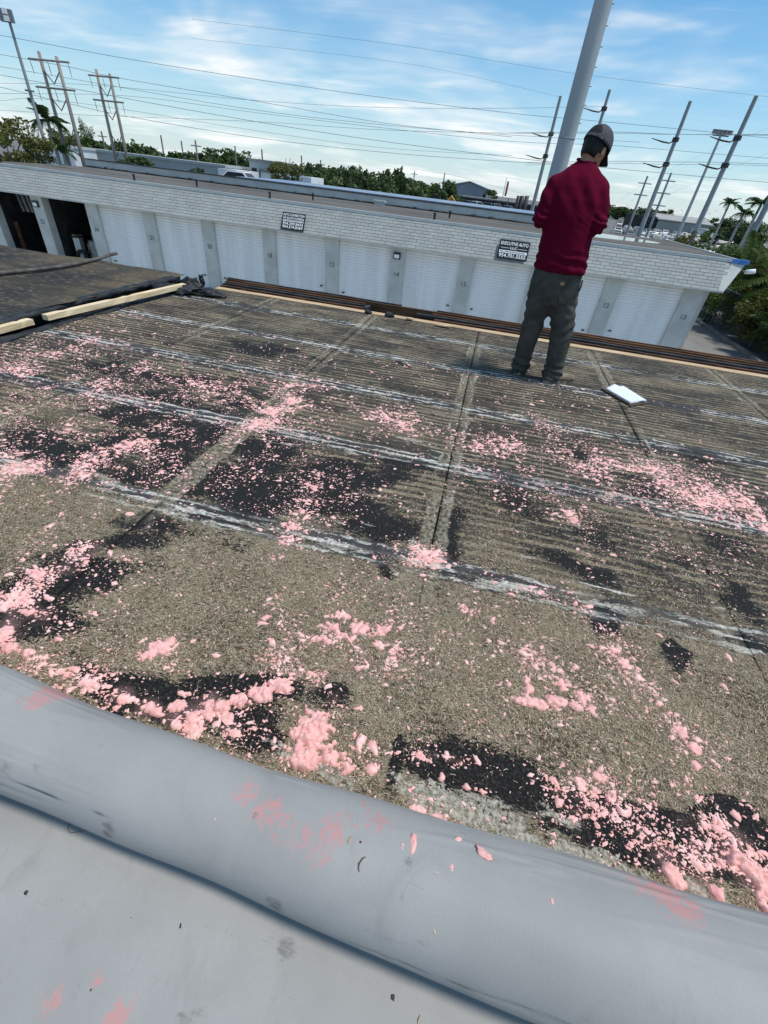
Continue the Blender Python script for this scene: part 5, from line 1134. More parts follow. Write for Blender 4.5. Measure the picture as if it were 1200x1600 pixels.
CR = {'dark': [crown_mesh('crown', M['leaf_dark'], 10 + k) for k in range(3)], 'mid': [crown_mesh('crown', M['leaf_mid'], 30 + k) for k in range(3)], 'olive': [crown_mesh('crown', M['leaf_olive'], 50 + k, 30, 90, .06) for k in range(2)],
      'pine': [crown_mesh('crown', M['leaf_dark'], 70, 30, 40, .06, (.35, .35, 1.1))]}
def trunk_mesh(seed, h=1.0):
    r_ = random.Random(seed); mb = MB(); mb.tube([(0, 0, 0), (.02, .01, h * .5), (0, .03, h)], [.07, .05, .03], 8)
    for k in range(5):
        a = 2 * PI * k / 5 + r_.uniform(-.4, .4); z = h * r_.uniform(.55, .9)
        mb.tube([(0, 0, z), (.22 * math.cos(a), .22 * math.sin(a), z + .2), (.5 * math.cos(a), .5 * math.sin(a), z + .45)], [.03, .02, .008], 6)
    return mb.mesh('trunk', [M['trunk']], True)
TM = [trunk_mesh(k) for k in range(3)]
def tree(label, kind, px, py, wpx, Y, group, k=0, squash=.8, name='tree'):
    p = at(px, py, Y); ppm = np.linalg.norm(np.array(at(px + 1, py + .12, Y)) - p); R_ = wpx / 2 * ppm
    h = p[2] - GZ; e = empty(name, (p[0], Y, GZ), label, 'tree', group, random.uniform(0, 6))
    rz_ = R_ * squash * (1.0 if kind != 'pine' else 1.0); cz = max(h - rz_ * .95, rz_ * .75)
    t_ = link('trunk', TM[k % 3], e); t_.scale = (max(R_ * .9, .8),) * 2 + (max(cz - rz_ * .1, 1.0),)
    c_ = link('crown', CR[kind][k % len(CR[kind])], e, (0, 0, cz)); c_.scale = (R_ * 1.08, R_ * 1.08, rz_ * 1.2); c_.rotation_euler = (0, 0, random.uniform(0, 6))
grp = 'trees along the far side of the roofs'
tree('olive-green tree at the left edge above the garage roof', 'olive', -8, 178, 88, 36, grp, 0, .85)
tree('smaller olive-green tree beside the one at the left edge', 'olive', 45, 200, 52, 37, grp, 1, .9)
TL = [(95,203,46,'olive',60),(118,205,40,'mid',66),(150,217,40,'dark',78),(172,214,30,'dark',84),(208,217,46,'mid',80),(232,226,40,'dark',76),(262,231,40,'dark',84),(285,233,42,'mid',86),(303,235,34,'dark',82),(338,233,46,'dark',90),(365,236,40,'mid',92),(386,240,44,'dark',88),(402,248,30,'mid',94),(332,243,40,'mid',84),
      (488,252,40,'dark',78),(510,258,34,'mid',82),(527,260,22,'dark',88),(548,260,36,'dark',84),(572,270,32,'mid',88),(600,271,44,'dark',90),(624,279,28,'mid',96),(646,281,26,'dark',100),(662,286,34,'mid',104),(688,284,26,'dark',110),(703,282,20,'dark',116),(768,295,16,'dark',140),(530,278,60,'dark',74),(580,285,60,'dark',80),(495,270,40,'mid',74),(630,292,60,'dark',92)]
NTH = ['first', 'second', 'third', 'fourth', 'fifth', 'sixth', 'seventh', 'eighth', 'ninth', 'tenth', 'eleventh', 'twelfth', 'thirteenth', 'fourteenth', 'fifteenth', 'sixteenth']
TL.sort(); lc = [q for q in TL if q[0] < 430]; rc = [q for q in TL if q[0] > 430]
for j, (px, py, w_, kd, Y) in enumerate(TL):
    side = '%s from the left edge in the far tree line' % NTH[lc.index((px, py, w_, kd, Y))] if px < 430 else '%s to the right of the single olive-yellow tree' % NTH[rc.index((px, py, w_, kd, Y))]
    tree('%s green round tree, %s' % ({'dark': 'dark', 'mid': 'fresh', 'olive': 'olive'}[kd], side), kd, px, py, w_ * 1.25, Y, grp, j, 1.05)
for j, (px, py) in enumerate(((128, 192), (140, 204))): tree(['tall spiky conifer behind the near H-frame pole', 'shorter spiky conifer right of the tall one'][j], 'pine', px, py, 22, 80, grp, j, 2.2)
tree('single olive-yellow tree standing between white sheds', 'olive', 443, 246, 62, 50, grp, 1, .62)
tree('leafy dark bush before the grey storage building', 'dark', 215, 243, 46, 46, grp, 2, .5, 'bush'); tree('small clipped bush between the power poles', 'dark', 195, 249, 22, 50, grp, 1, .5, 'bush'); tree('drooping dark bush in front of the storage row', 'dark', 304, 259, 24, 52, grp, 0, .9, 'bush')
for j, (px, py, w_) in enumerate(sorted(((952,327,36),(975,322,34),(1000,326,40),(1030,330,40),(1110,345,40),(1140,350,40),(1010,330,40),(940,326,30)))): tree('dark tree, %s of the farthest row behind the car park' % NTH[j], 'dark', px, py, w_, 330, grp, j, .6)
tree('small round treetop above the warehouse roof', 'dark', 1049, 327, 10, 215, grp, 1)
tree('dark trees under the palms at the right', 'dark', 1180, 345, 60, 90, grp, 1, .7); tree('dark spreading tree in front of the white store', 'dark', 1128, 355, 46, 120, grp, 2, .5); tree('dark tree left of the palms at the right edge', 'dark', 1155, 355, 40, 100, grp, 0, .6)
def wood_mass():
    C = []; S = []
    r_ = np.random.default_rng(5)
    for (xa, ya, xb, yb, Y) in ((100,243,430,273,112),(470,290,720,318,112),(930,333,1200,362,360)):
        for k in range(150 if Y < 200 else 90):
            f = r_.random(); p = at(xa + (xb - xa) * f, ya + (yb - ya) * f + r_.uniform(-6, 4) * (1 if Y < 200 else .7), Y + r_.uniform(-4, 6)); R_ = r_.uniform(.8, 1.7) * Y / 100
            q = r_.normal(0, .55, (60, 3)) * R_; C.append(p + q - np.array((0, 0, R_ * .6))); S.append(np.clip(r_.uniform(.1, .8) + r_.normal(0, .15, 60), 0, 1))
            q = r_.normal(0, .6, (30, 3)) * R_; C.append(np.array((p[0], p[1], GZ + (p[2] - GZ) * .45)) + q); S.append(np.clip(r_.uniform(0, .5) + r_.normal(0, .15, 30), 0, 1))
    V, F_, sh = leaves_np(np.concatenate(C), .38, 77, np.concatenate(S)); me = np_mesh('far_wood', V, F_, M['leaf_dark'])
    a = me.attributes.new('shade', 'FLOAT', 'POINT'); a.data.foreach_set('value', sh.astype(np.float32)); tag(link('far_wood', me), 'dark green woodland closing off the view behind the trees', 'woodland', kind='stuff')
wood_mass()
# palms ---------------------------------------------------------------
def frond_mesh(L, W, nseg, droop, seed, mat, leafw=.05):
    r_ = random.Random(seed); mb = MB(); sh = []; path = []
    for i in range(nseg + 1):
        f = i / nseg; path.append(Vector((L * f * (1 - .18 * droop * f), 0, L * (.45 * f - droop * .85 * f * f))))
    for i in range(nseg):
        a, b_ = path[i], path[i + 1]; mb.add([a + Vector((0, -.012 * L, 0)), b_ + Vector((0, -.008 * L, 0)), b_ + Vector((0, .008 * L, 0)), a + Vector((0, .012 * L, 0))], [(0, 1, 2, 3)]); sh += [.7] * 4
        if i < 1: continue
        f = i / nseg; ll = W * math.sin(PI * min(1, .12 + .85 * f)) ** .7
        for s_ in (-1, 1):
            for q in (0, .5):
                p = a.lerp(b_, q); d = Vector((.55, s_ * 1.0, -.25 - .25 * r_.random())).normalized() * ll * r_.uniform(.85, 1.1); w_ = Vector((leafw * L * .5, 0, .01))
                mb.add([p - w_, p + w_, p + d * .6 + w_ * .8, p + d + Vector((0, 0, -.12 * ll)), p + d * .6 - w_ * .6], [(0, 1, 2, 3, 4)]); sh += [r_.random()] * 5
    me = mb.mesh('frond', [mat]); at2 = me.attributes.new('shade', 'FLOAT', 'POINT'); at2.data.foreach_set('value', sh); return me
FR = [frond_mesh(1.0, .30, 12, .75, 1, M['leaf_palm']), frond_mesh(1.0, .30, 12, 1.1, 2, M['leaf_palm']), frond_mesh(1.0, .26, 14, .45, 3, M['leaf_palm'])]
FY = [frond_mesh(1.0, .24, 14, .55, 5, M['leaf_olive'], .035), frond_mesh(1.0, .24, 14, .85, 6, M['leaf_mid'], .035), frond_mesh(1.0, .26, 14, .35, 7, M['leaf_mid'], .035)]
def palm(label, px, py, Y, fl_, n=14, tr=.16):
    p = at(px, py, Y); h = p[2] - GZ; e = empty('palm_tree', (p[0], Y, GZ), label, 'palm tree', 'palm trees')
    MB().tube([(0, 0, 0), (.05, 0, h * .5), (0, 0, h - .1)], [tr * 1.3, tr, tr * .8], 10).build('trunk', M['palmtrunk'], e, True)
    MB().tube([(0, 0, h - .9), (0, 0, h + .1)], [tr * .9, tr * .5], 8).build('crownshaft', M['leaf_palm'], e, True)
    for k in range(n):
        o = link('frond', FR[k % 3], e, (0, 0, h)); o.rotation_euler = (0, random.uniform(-.75, .25), 2 * PI * k / n + random.uniform(-.2, .2)); s_ = fl_ * random.uniform(.8, 1.1); o.scale = (s_, s_, s_)
palm('dark palm beside the H-frame pole at the left', 74, 188, 46, 2.2)
palm('palm with a round ragged head right of the tallest pole', 1140, 318, 88, 1.5, 16); palm('low spreading palm at the right, left of the edge one', 1162, 333, 70, 1.6); palm('tall palm cut by the right edge of the picture', 1190, 318, 66, 2.0)
palm('small dark palm between the pole feet at the left', 98, 237, 46, 1.6, 10)
def clump(label, x, y, h, n, spread, kinds, group, name='areca_palm', cat='palm shrub'):
    e = empty(name, (x, y, GZ), label, cat, group)
    mb = MB()
    for k in range(7): a = 2 * PI * k / 7; mb.tube([(.12 * math.cos(a), .12 * math.sin(a), 0), (.35 * spread * math.cos(a), .35 * spread * math.sin(a), h * .55)], [.05, .03], 6)
    mb.build('stems', M['trunk'], e, True)
    for k in range(n):
        a = random.uniform(0, 2 * PI); f = random.random(); o = link('frond', kinds[k % len(kinds)], e, (.3 * spread * f * math.cos(a), .3 * spread * f * math.sin(a), h * random.uniform(.15, .62)))
        s_ = h * random.uniform(.36, .52); o.scale = (s_, s_, s_); o.rotation_euler = (0, random.uniform(-1.0, .15), a + random.uniform(-.3, .3))
gp = 'bushes beside the drive'
for j, (x, y, h, n, lab) in enumerate(((14.9, 25.5, 4.3, 44, 'yellow-green areca palm nearest on the right, over the kerb'), (15.2, 30.0, 5.2, 56, 'areca palm behind the blue roof corner'), (17.2, 27.6, 6.4, 52, 'tall bright green palm clump at the right edge'), (16.0, 35.5, 4.9, 36, 'areca palm farther along the drive'), (18.6, 33, 6.6, 44, 'tall palm clump behind the areca at the right'), (17.6, 22.4, 4.2, 34, 'palm clump low at the right edge'))):
    clump(lab, x, y, h, n, 2.2, FY if j in (0, 1, 3) else FR + FY[1:], gp)
BS = [crown_mesh('crown', M['leaf_olive'], 90 + k, 34, 120, .055, (1, 1, .95)) for k in range(2)] + [crown_mesh('crown', M['leaf_mid'], 95, 34, 120, .055, (1, 1, .95))]
def shrub(label, x, y, r_, h, k):
    e = empty('shrub', (x, y, GZ), label, 'shrub', gp, random.uniform(0, 6)); t_ = link('stem', TM[k % 3], e); t_.scale = (.9, .9, h * .5)
    c_ = link('crown', BS[k % 3], e, (0, 0, h * .5)); c_.scale = (r_ * 1.1, r_ * 1.1, h * .56)
for j, (x, y, r_, h, lab) in enumerate(((14.6, 22.6, 1.3, 2.3, 'low brown-green shrub by the kerb at the right edge'), (14.4, 27.8, 1.4, 2.9, 'shrub between the kerb and the areca palms'), (14.6, 32.5, 1.5, 3.1, 'shrub behind the garage corner pillar'), (16.2, 24.6, 1.7, 2.9, 'shrub under the palm clump at the right edge'), (12.6, 40, 1.6, 4.1, 'olive bush standing behind the right roof edge'), (15.0, 42.5, 1.9, 4.1, 'yellow-green bush right of the olive roof-edge bush'), (17.8, 40.5, 2.1, 4.1, 'wide bush below the palms at the right'), (16.8, 52, 1.5, 4.2, 'small loose bush behind the far roof corner'), (17.2, 30.4, 1.9, 3.8, 'shrub filling the gap between two palm clumps'), (20.5, 44, 2.6, 5.0, 'dense bush at the right edge by the pale pole'), (15.2, 20.4, 1.4, 2.4, 'low shrub nearest to us by the kerb'), (14.5, 36.5, 1.5, 3.6, 'shrub deep behind the garage side wall'), (19.5, 27, 2.0, 3.9, 'dense shrub outermost at the right edge'))):
    shrub(lab, x, y, r_, h, j)
# chain fence beside the drive
fe = empty('chain_fence', (14.0, 28, GZ), 'thin metal fence with a pale top rail in front of the bushes', 'fence')
for y in np.arange(19, 41, 2.75): MB().tube([(0, y - 28, 0), (0, y - 28, 2.0)], .03, 6).build('post', M['grey_metal'], fe)
MB().tube([(0, -9, 2.0), (0, 13, 2.0)], .035, 6).build('top_rail', M['concrete'], fe)
wm = MB()
for q in np.arange(-9, 13, .11):
    for s_ in (-1, 1):
        a, b_ = Vector((0, q, 0)), Vector((0, q + s_ * 1.0, 2.0)); w_ = Vector((0, .004, 0)); wm.add([a - w_, a + w_, b_ + w_, b_ - w_], [(0, 1, 2, 3)])
o = wm.build('wire_mesh', M['grey_metal'], fe); o['kind'] = 'stuff'

# ------------------------------------------------------------------ cars in the distant lot
def carmesh(col):
    mb = MB(); prof = [(-2.1,.35),(-2.15,.75),(-1.9,.92),(-1.25,.98),(-.75,1.42),(.75,1.45),(1.3,1.0),(1.95,.88),(2.15,.7),(2.1,.35)]
    n = len(prof); V = [(x, -.85, z) for x, z in prof] + [(x, .85, z) for x, z in prof]
    V = [(x, y * (.82 if z > 1.3 else 1), z) for x, y, z in V]
    mb.add(V, [tuple(range(n)), tuple(range(2 * n - 1, n - 1, -1))] + [(i, n + i, n + (i + 1) % n, (i + 1) % n) for i in range(n)])
    mb.cur = 1
    for s_ in (-1, 1): mb.add([(-1.12, s_ * .862, 1.02), (1.15, s_ * .862, 1.02), (.7, s_ * .735, 1.38), (-.68, s_ * .735, 1.38)], [(0, 1, 2, 3)])
    mb.add([(1.32, -.78, 1.0), (1.32, .78, 1.0), (.80, .66, 1.41), (.80, -.66, 1.41)], [(0, 1, 2, 3)]); mb.add([(-1.28, -.78, 1.0), (-1.28, .78, 1.0), (-.80, .66, 1.40), (-.80, -.66, 1.40)], [(0, 1, 2, 3)])
    mb.cur = 2
    for x in (-1.35, 1.35):
        for y in (-.8, .8): mb.tube([(x, y - .1, .32), (x, y + .1, .32)], .32, 10)
    return mb.mesh('parked_car', [col, M['phone'], M['tarblack']])
CC = {'white': (.75,.76,.77), 'silver': (.42,.44,.46), 'black': (.015,.016,.018), 'dark blue': (.03,.06,.14), 'red': (.30,.025,.02), 'grey': (.16,.165,.17)}
CMs = {k: carmesh(pmat('car_' + k.replace(' ', '_'), c, tuple(min(1, q * 1.1) for q in c), .6, .3, spec=.5)) for k, c in CC.items()}
cars = 0
for Y in (86, 93, 104, 111, 122, 130, 142, 150, 163, 172, 210, 235, 262, 290):
    for x in np.arange(.20 * Y + .5, .50 * Y, 2.75 if Y < 180 else 4.2):
        if random.random() < .22 or cars > 235: continue
        if 180 < Y and x > .31 * Y: continue
        if Y > 115 and x > .44 * Y: continue
        k = random.choices(list(CMs), (6, 4, 4, 1.4, 1, 3))[0]; o = link('parked_car', CMs[k], None, (x, Y + random.uniform(-.3, .3), GZ)); o.rotation_euler = (0, 0, PI / 2 * random.choice((1, -1)) + random.uniform(-.05, .05)); cars += 1
        tag(o, '%s car parked in the %s rows of the distant lot' % (k, 'nearer' if Y < 120 else 'farther'), 'car', 'cars parked in the distant lot')
p = at(1030, 374, 62); vn = empty('white_van', (p[0], 62, GZ), 'white van parked behind the right end of the garage roof', 'van'); vn.rotation_euler = (0, 0, .25)
V = [(-2.7,.4),(-2.75,2.3),(-2.5,2.5),(1.3,2.5),(1.9,1.55),(2.7,1.3),(2.75,.4)]; n = len(V)
MB().add([(x, -.95, z) for x, z in V] + [(x, .95, z) for x, z in V], [tuple(range(n)), tuple(range(2*n-1, n-1, -1))] + [(i, n+i, n+(i+1)%n, (i+1)%n) for i in range(n)]).build('body', M['sign_white'], vn)
MB().add([(1.42,-.965,2.3),(1.86,-.965,1.6),(.6,-.965,1.6),(.6,-.965,2.3)], [(0,1,2,3)]).build('side_window', M['phone'], vn); MB().add([(1.36,-.85,2.44),(1.36,.85,2.44),(1.93,.85,1.58),(1.93,-.85,1.58)], [(0,1,2,3)]).build('windscreen', M['phone'], vn)
MB().box((-.9, -.975, 1.85), (.5, .02, .55)).build('side_window', M['phone'], vn)
for x in (-1.7, 1.8):
    for y in (-.85, .85): MB().tube([(x, y - .12, .36), (x, y + .12, .36)], .36, 12).build('wheel', M['tarblack'], vn)
for j, (px, py, Y, k) in enumerate(((374, 274, 48, 'white'), (405, 292, 47, 'silver'), (452, 287, 47, 'dark blue'))):
    p = at(px, py, Y); o = link('parked_car', CMs[k], None, (p[0], Y, p[2] - 1.3)); o.scale = (1.1, 1.1, 1.1); o.location.z = max(GZ, o.location.z)
    tag(o, ['white vehicle before the white annex on the left', 'silver vehicle left of the olive tree', 'dark blue car under the olive tree'][j], 'car')
# scrap yard bits between the shed and the roofs
for j in range(16):
    px = 640 + j * 12 + random.uniform(-4, 4); Y = 105 + random.uniform(-8, 10); k = random.choice(list(CMs)); p = at(px, 305 + (px - 640) * .125, Y)
    o = link('scrap_car', CMs[k], None, (p[0], Y, GZ + random.choice((0, 1.2, 2.2)))); o.rotation_euler = (0, 0, random.uniform(0, 6)); tag(o, '%s scrap car piled in the yard by the blue-grey shed' % k, 'car', 'scrap cars in the yard')
ex = at(720, 296, 100)
sk = empty('excavator', (at(682, 300, 100)[0], 100, GZ), 'yellow-brown loader working in the scrap yard', 'loader')
M['loader'] = pmat('loader_paint', (.45, .22, .04), (.55, .30, .06), 2, .6)
MB().span((-2, -1, 1.0), (1.6, 1, 2.6)).build('body', M['loader'], sk); MB().span((-.6, -.8, 2.6), (.8, .8, 4.0)).build('cab', M['interior'], sk); MB().tube([(1.4, 0, 2.0), (3.0, 0, 4.0), (4.4, 0, 2.6)], [.25, .22, .16], 8).build('boom', M['loader'], sk); MB().span((-2.2, -1.1, 0), (1.8, 1.1, .98)).build('tracks', M['tarblack'], sk)
for j, px in enumerate((811, 817, 824)):
    p = at(px, 306, 110); tag(MB().tube([(0, 0, 0), (0, 0, p[2] - GZ)], [.45, .4], 10).build('chimney_stack', M['dark_metal'], smooth=True, loc=(p[0], 110, GZ)), ['left', 'middle', 'right'][j] + ' dark stack in the row of three beyond the roofs', 'stack', 'dark stacks beyond the roofs')

# ------------------------------------------------------------------ clipboard and papers
q = [flat(*p, .006) for p in ((941, 609), (984, 634), (1011, 630), (972, 605))]; c0 = sum(q) / 4
def sheet(name, parent, mat, ins, z0, curl, thick, k=14):
    V = []
    for i in range(k + 1):
        for j in range(k + 1):
            u_, v_ = ins + (1 - 2 * ins) * i / k, ins + (1 - 2 * ins) * j / k
            p = (q[0] * (1 - u_) + q[1] * u_) * (1 - v_) + (q[3] * (1 - u_) + q[2] * u_) * v_ - c0
            z = z0 + curl * (max(0, .24 - u_) * 4.2) ** 2 * math.exp(-((v_ - .42) / .22) ** 2) + curl * .5 * max(0, u_ - .8) * v_
            V.append((p[0], p[1], z))
    F_ = [(i * (k + 1) + j, (i + 1) * (k + 1) + j, (i + 1) * (k + 1) + j + 1, i * (k + 1) + j + 1) for i in range(k) for j in range(k)]
    o = MB().add(V, F_).build(name, mat, parent, True); m_ = o.modifiers.new('t', 'SOLIDIFY'); m_.thickness = thick; m_.offset = -1; return o
t = NT('printed_paper', .6, .3); v = t.co('Object'); dvec = np.array(q[1]) - np.array(q[0]); ang_ = math.atan2(dvec[1], dvec[0])
wv_ = t.n('ShaderNodeTexWave', wave_type='BANDS', bands_direction='X'); mp_ = t.n('ShaderNodeMapping'); t.put(mp_.inputs[0], v); mp_.inputs['Rotation'].default_value = (0, 0, -ang_); t.put(wv_.inputs['Vector'], mp_.outputs[0]); wv_.inputs['Scale'].default_value = 26
ln = t.math('MULTIPLY', t.step(wv_.outputs['Fac'], .62, .78), t.step(t.noise(mp_.outputs[0], 90, 2, (.3, 2.5, 1)), .42, .5)); t.color(t.mix(t.math('MULTIPLY', ln, .5), (0.78, 0.79, 0.82), (0.25, 0.26, 0.30))); M['paper'] = t.m
cb = empty('clipboard', tuple(c0), 'brown clipboard lying under white papers, its dark rim standing in for their shadow', 'clipboard')
sheet('board', cb, M['board_brown_shadow'], -.05, .010, 0.0, .006); MB().box(tuple(flat(996, 631, .006) - c0 + np.array((0, .02, .014))), (.11, .03, .012), .45).build('clip', M['dark_metal'], cb)  # board widened so its dark rim paints the shadow beside the papers
pp = empty('paper_sheets', (c0[0], c0[1], c0[2] + .012), 'white papers with curled corners on the clipboard beside the man', 'papers')
for k in range(3): sheet('sheet', pp, M['paper'], .03 + .012 * k, .004 + .0035 * k, .018 + .012 * k, .0006)

# ------------------------------------------------------------------ the man
PO = np.array((.58, 4.05, 0.0)); man = empty('person', tuple(PO), 'person in burgundy long-sleeved shirt, grey trousers and cap, seen from behind', 'person')
def W3(*p): return tuple(np.array(p, float) - PO)
fd = Vector((.70, .71, 0)).normalized(); sd_ = Vector((fd.y, -fd.x, 0))           # facing direction, his right-hand side
def limb(mb, pts, rad, n=16):
    mb.tube([W3(*p) for p in pts], rad, n)
    for p, r_ in zip(pts, rad): mb.ball(W3(*p), r_ * .99)
# head frame
pitch = math.radians(26); hf = (fd * math.cos(pitch) + Vector((0, 0, -math.sin(pitch)))).normalized(); hu = (Vector((0, 0, 1)) * math.cos(pitch) + fd * math.sin(pitch)).normalized(); hr = hf.cross(hu)
HM = Matrix((hr, hf, hu)).transposed(); HC = Vector(W3(.512, 4.115, 1.588))
def HP(x, y, z): return HC + HM @ Vector((x, y, z))
body = MB()
body.rings([(W3(.50, 4.03, .78), .14, .10), (W3(.495, 4.03, .95), .14, .10), (W3(.485, 4.035, 1.15), .15, .10), (W3(.47, 4.04, 1.32), .155, .095), (W3(.462, 4.045, 1.40), .12, .075), (W3(.468, 4.07, 1.45), .058, .055), (W3(.478, 4.085, 1.50), .052, .054), (W3(.492, 4.10, 1.55), .050, .055)])
limb(body, [(.475, 4.08, 1.44), (.485, 4.095, 1.50), (.500, 4.11, 1.57)], [.060, .054, .056])
body.ball(HC, (.071, .092, .108), 22, 14, HM); body.ball(HP(0, .035, -.06), (.055, .06, .055), 16, 10, HM)
body.ball(HP(0, .098, -.018), (.012, .02, .025), 10, 8, HM)                                   # nose
for s_ in (-1, 1):
    body.ball(HP(s_ * .074, .0, -.012), (.010, .020, .033), 12, 8, HM)                         # ears
    body.ball(HP(s_ * .028, .083, .012), (.018, .010, .010), 10, 6, HM)                        # brows
body.ball(HP(0, .088, -.062), (.024, .012, .008), 10, 6, HM); body.ball(HP(0, .080, -.095), (.025, .02, .018), 10, 6, HM)
armsL = [(.325, 4.035, 1.365), (.272, 3.985, 1.175), (.385, 4.27, 1.135)]; armsR = [(.602, 4.035, 1.37), (.668, 3.99, 1.175), (.575, 4.275, 1.165)]
limb(body, armsL, [.05, .042, .028]); limb(body, armsR, [.05, .042, .028])
legL = [(.415, 4.04, .74), (.432, 4.07, .45), (.437, 4.125, .10)]; legR = [(.60, 4.03, .74), (.675, 4.035, .45), (.705, 4.03, .10)]
limb(body, legL, [.08, .058, .04]); limb(body, legR, [.08, .058, .04])
def hand(wrist, dirv, palm_n, side):
    d = Vector(dirv).normalized(); nrm = Vector(palm_n); nrm = (nrm - d * nrm.dot(d)).normalized(); lat = d.cross(nrm)
    w = Vector(wrist); HMx = Matrix((lat, d, nrm)).transposed(); c_ = w + d * .05
    body.ball(tuple(Vector(W3(*c_))), (.040, .052, .016), 14, 9, HMx)
    for k, (o_, L) in enumerate(((-.030, .064), (-.010, .074), (.010, .070), (.029, .054))):
        p0 = c_ + lat * o_ + d * .035; p1 = p0 + d * L * .5 + nrm * .010; p2 = p1 + d * L * .30 + nrm * .026; p3 = p2 + d * .004 + nrm * .018
        limb(body, [tuple(p0), tuple(p1), tuple(p2), tuple(p3)], [.0095, .009, .008, .007], 8)
    p0 = c_ + lat * side * .034 - d * .015; p1 = p0 + lat * side * .022 + d * .026 + nrm * .01; p2 = p1 + d * .028 + nrm * .012
    limb(body, [tuple(p0), tuple(p1), tuple(p2)], [.012, .010, .008], 8)
hand(armsL[2], (.55, .8, .1), (.2, -.2, 1), -1); hand(armsR[2], (-.35, .9, .05), (-.2, -.2, 1), 1)
bm_ = remesh(body, .0055, 3); bm_.materials.append(M['skin']); link('body', bm_, man)
# hair, below the cap
hair = MB(); hair.ball(HP(0, -.013, .008), (.0755, .092, .110), 24, 16, HM); hm = hair.mesh('hair', [M['hair']], True)
bmh = bmesh.new(); bmh.from_mesh(hm); inv = HM.transposed()
dele = []
for v_ in bmh.verts:
    l = inv @ (v_.co - HC)
    if l.z < -.070 + max(0, l.y + .03) * 1.2 or l.y > .052: dele.append(v_)
    else:
        v_.co += (v_.co - HC).normalized() * .004 * mnoise.noise(v_.co * 90)
bmesh.ops.delete(bmh, geom=dele, context='VERTS'); bmh.to_mesh(hm); bmh.free()
o = link('hair', hm, man); m_ = o.modifiers.new('t', 'SOLIDIFY'); m_.thickness = .006; m_.offset = 0
# cap: six-panel crown, brim, strap with dark opening, button
capo = bpy.data.objects.new('cap', None); COL.objects.link(capo); capo.parent = man
def cap_pt(az, el, grow=0.0):
    rx, ry, rz_ = .089 + grow, .108 + grow, .116 + grow; seam = .0025 * abs(math.sin(3 * az + .5)) ** .35
    return HP((rx + seam) * math.cos(el) ** .82 * math.sin(az), (ry + seam) * math.cos(el) ** .82 * math.cos(az) - .004, .012 + rz_ * math.sin(el) ** .92)
nA, nE = 48, 14; V = []; F_ = []
for i in range(nE):
    el = .02 + (PI / 2 - .03) * i / (nE - 1)
    for k in range(nA): V.append(cap_pt(2 * PI * k / nA, el))
for i in range(nE - 1):
    for k in range(nA): F_.append((i * nA + k, i * nA + (k + 1) % nA, (i + 1) * nA + (k + 1) % nA, (i + 1) * nA + k))
F_.append(tuple((nE - 1) * nA + k for k in range(nA)))
o = MB().add(V, F_).build('crown', M['cap'], capo, True); o.modifiers.new('t', 'SOLIDIFY').thickness = .002
V = []; F_ = []                                                                                # dark opening at the back
for i in range(8):
    for k in range(13):
        f, g_ = i / 7, k / 12; az = PI + (g_ - .5) * 1.35 * math.sqrt(max(.05, 1 - .75 * f * f)); V.append(cap_pt(az, .20 + .50 * f, .0030))
F_ = [(i * 13 + k, i * 13 + k + 1, (i + 1) * 13 + k + 1, (i + 1) * 13 + k) for i in range(7) for k in range(12)]
MB().add(V, F_).build('back_opening', M['capdark'], capo, True)
V = [cap_pt(PI + (k / 12 - .5) * 1.9, e_, .004) for e_ in (.03, .17) for k in range(13)]
MB().add(V, [(k, k + 1, 14 + k, 13 + k) for k in range(12)]).build('strap', M['cap'], capo, True)
MB().box(tuple(cap_pt(PI - .62, .12, .006)), (.016, .006, .010), .3).build('buckle', M['grey_metal'], capo)
V = []; nb = 12
for i in range(6):
    for k in range(nb + 1):
        a = -1.15 + 2.3 * k / nb; f = i / 5; b0_ = Vector((.084 * math.sin(a), .104 * math.cos(a) - .004, .016)); out = Vector((.010 * math.sin(a), .072 * math.cos(a) ** .8 if math.cos(a) > 0 else 0, -.020 - .030 * abs(math.sin(a)) ** 1.5)) * f
        V.append(HP(*(b0_ + out)))
o = MB().add(V, [(i * (nb + 1) + k, i * (nb + 1) + k + 1, (i + 1) * (nb + 1) + k + 1, (i + 1) * (nb + 1) + k) for i in range(5) for k in range(nb)]).build('brim', M['capdark'], capo, True); o.modifiers.new('t', 'SOLIDIFY').thickness = .004
MB().ball(HP(0, -.004, .125), (.008, .008, .004), 8, 6).build('button', M['cap'], capo, True)
# shirt
sh_ = MB()
sh_.rings([(W3(.505, 4.02, .848), .192, .138), (W3(.502, 4.02, .87), .198, .142), (W3(.497, 4.02, .96), .190, .138), (W3(.490, 4.022, 1.08), .186, .135), (W3(.480, 4.028, 1.20), .194, .138), (W3(.472, 4.034, 1.30), .203, .134), (W3(.465, 4.04, 1.375), .198, .118), (W3(.463, 4.046, 1.43), .165, .100), (W3(.467, 4.058, 1.475), .112, .082), (W3(.474, 4.072, 1.508), .070, .066), (W3(.478, 4.080, 1.522), .062, .060)])
limb(sh_, [(.345, 4.04, 1.375), (.312, 4.035, 1.362), (.288, 4.005, 1.28), armsL[1], (.32, 4.11, 1.155), (.37, 4.235, 1.138)], [.078, .072, .069, .066, .058, .044])
limb(sh_, [(.585, 4.04, 1.38), (.616, 4.035, 1.367), (.646, 4.01, 1.28), armsR[1], (.635, 4.11, 1.155), (.590, 4.235, 1.162)], [.078, .072, .070, .070, .062, .046])
sm_ = remesh(sh_, .011, 6); sm_.materials.append(M['shirt'])
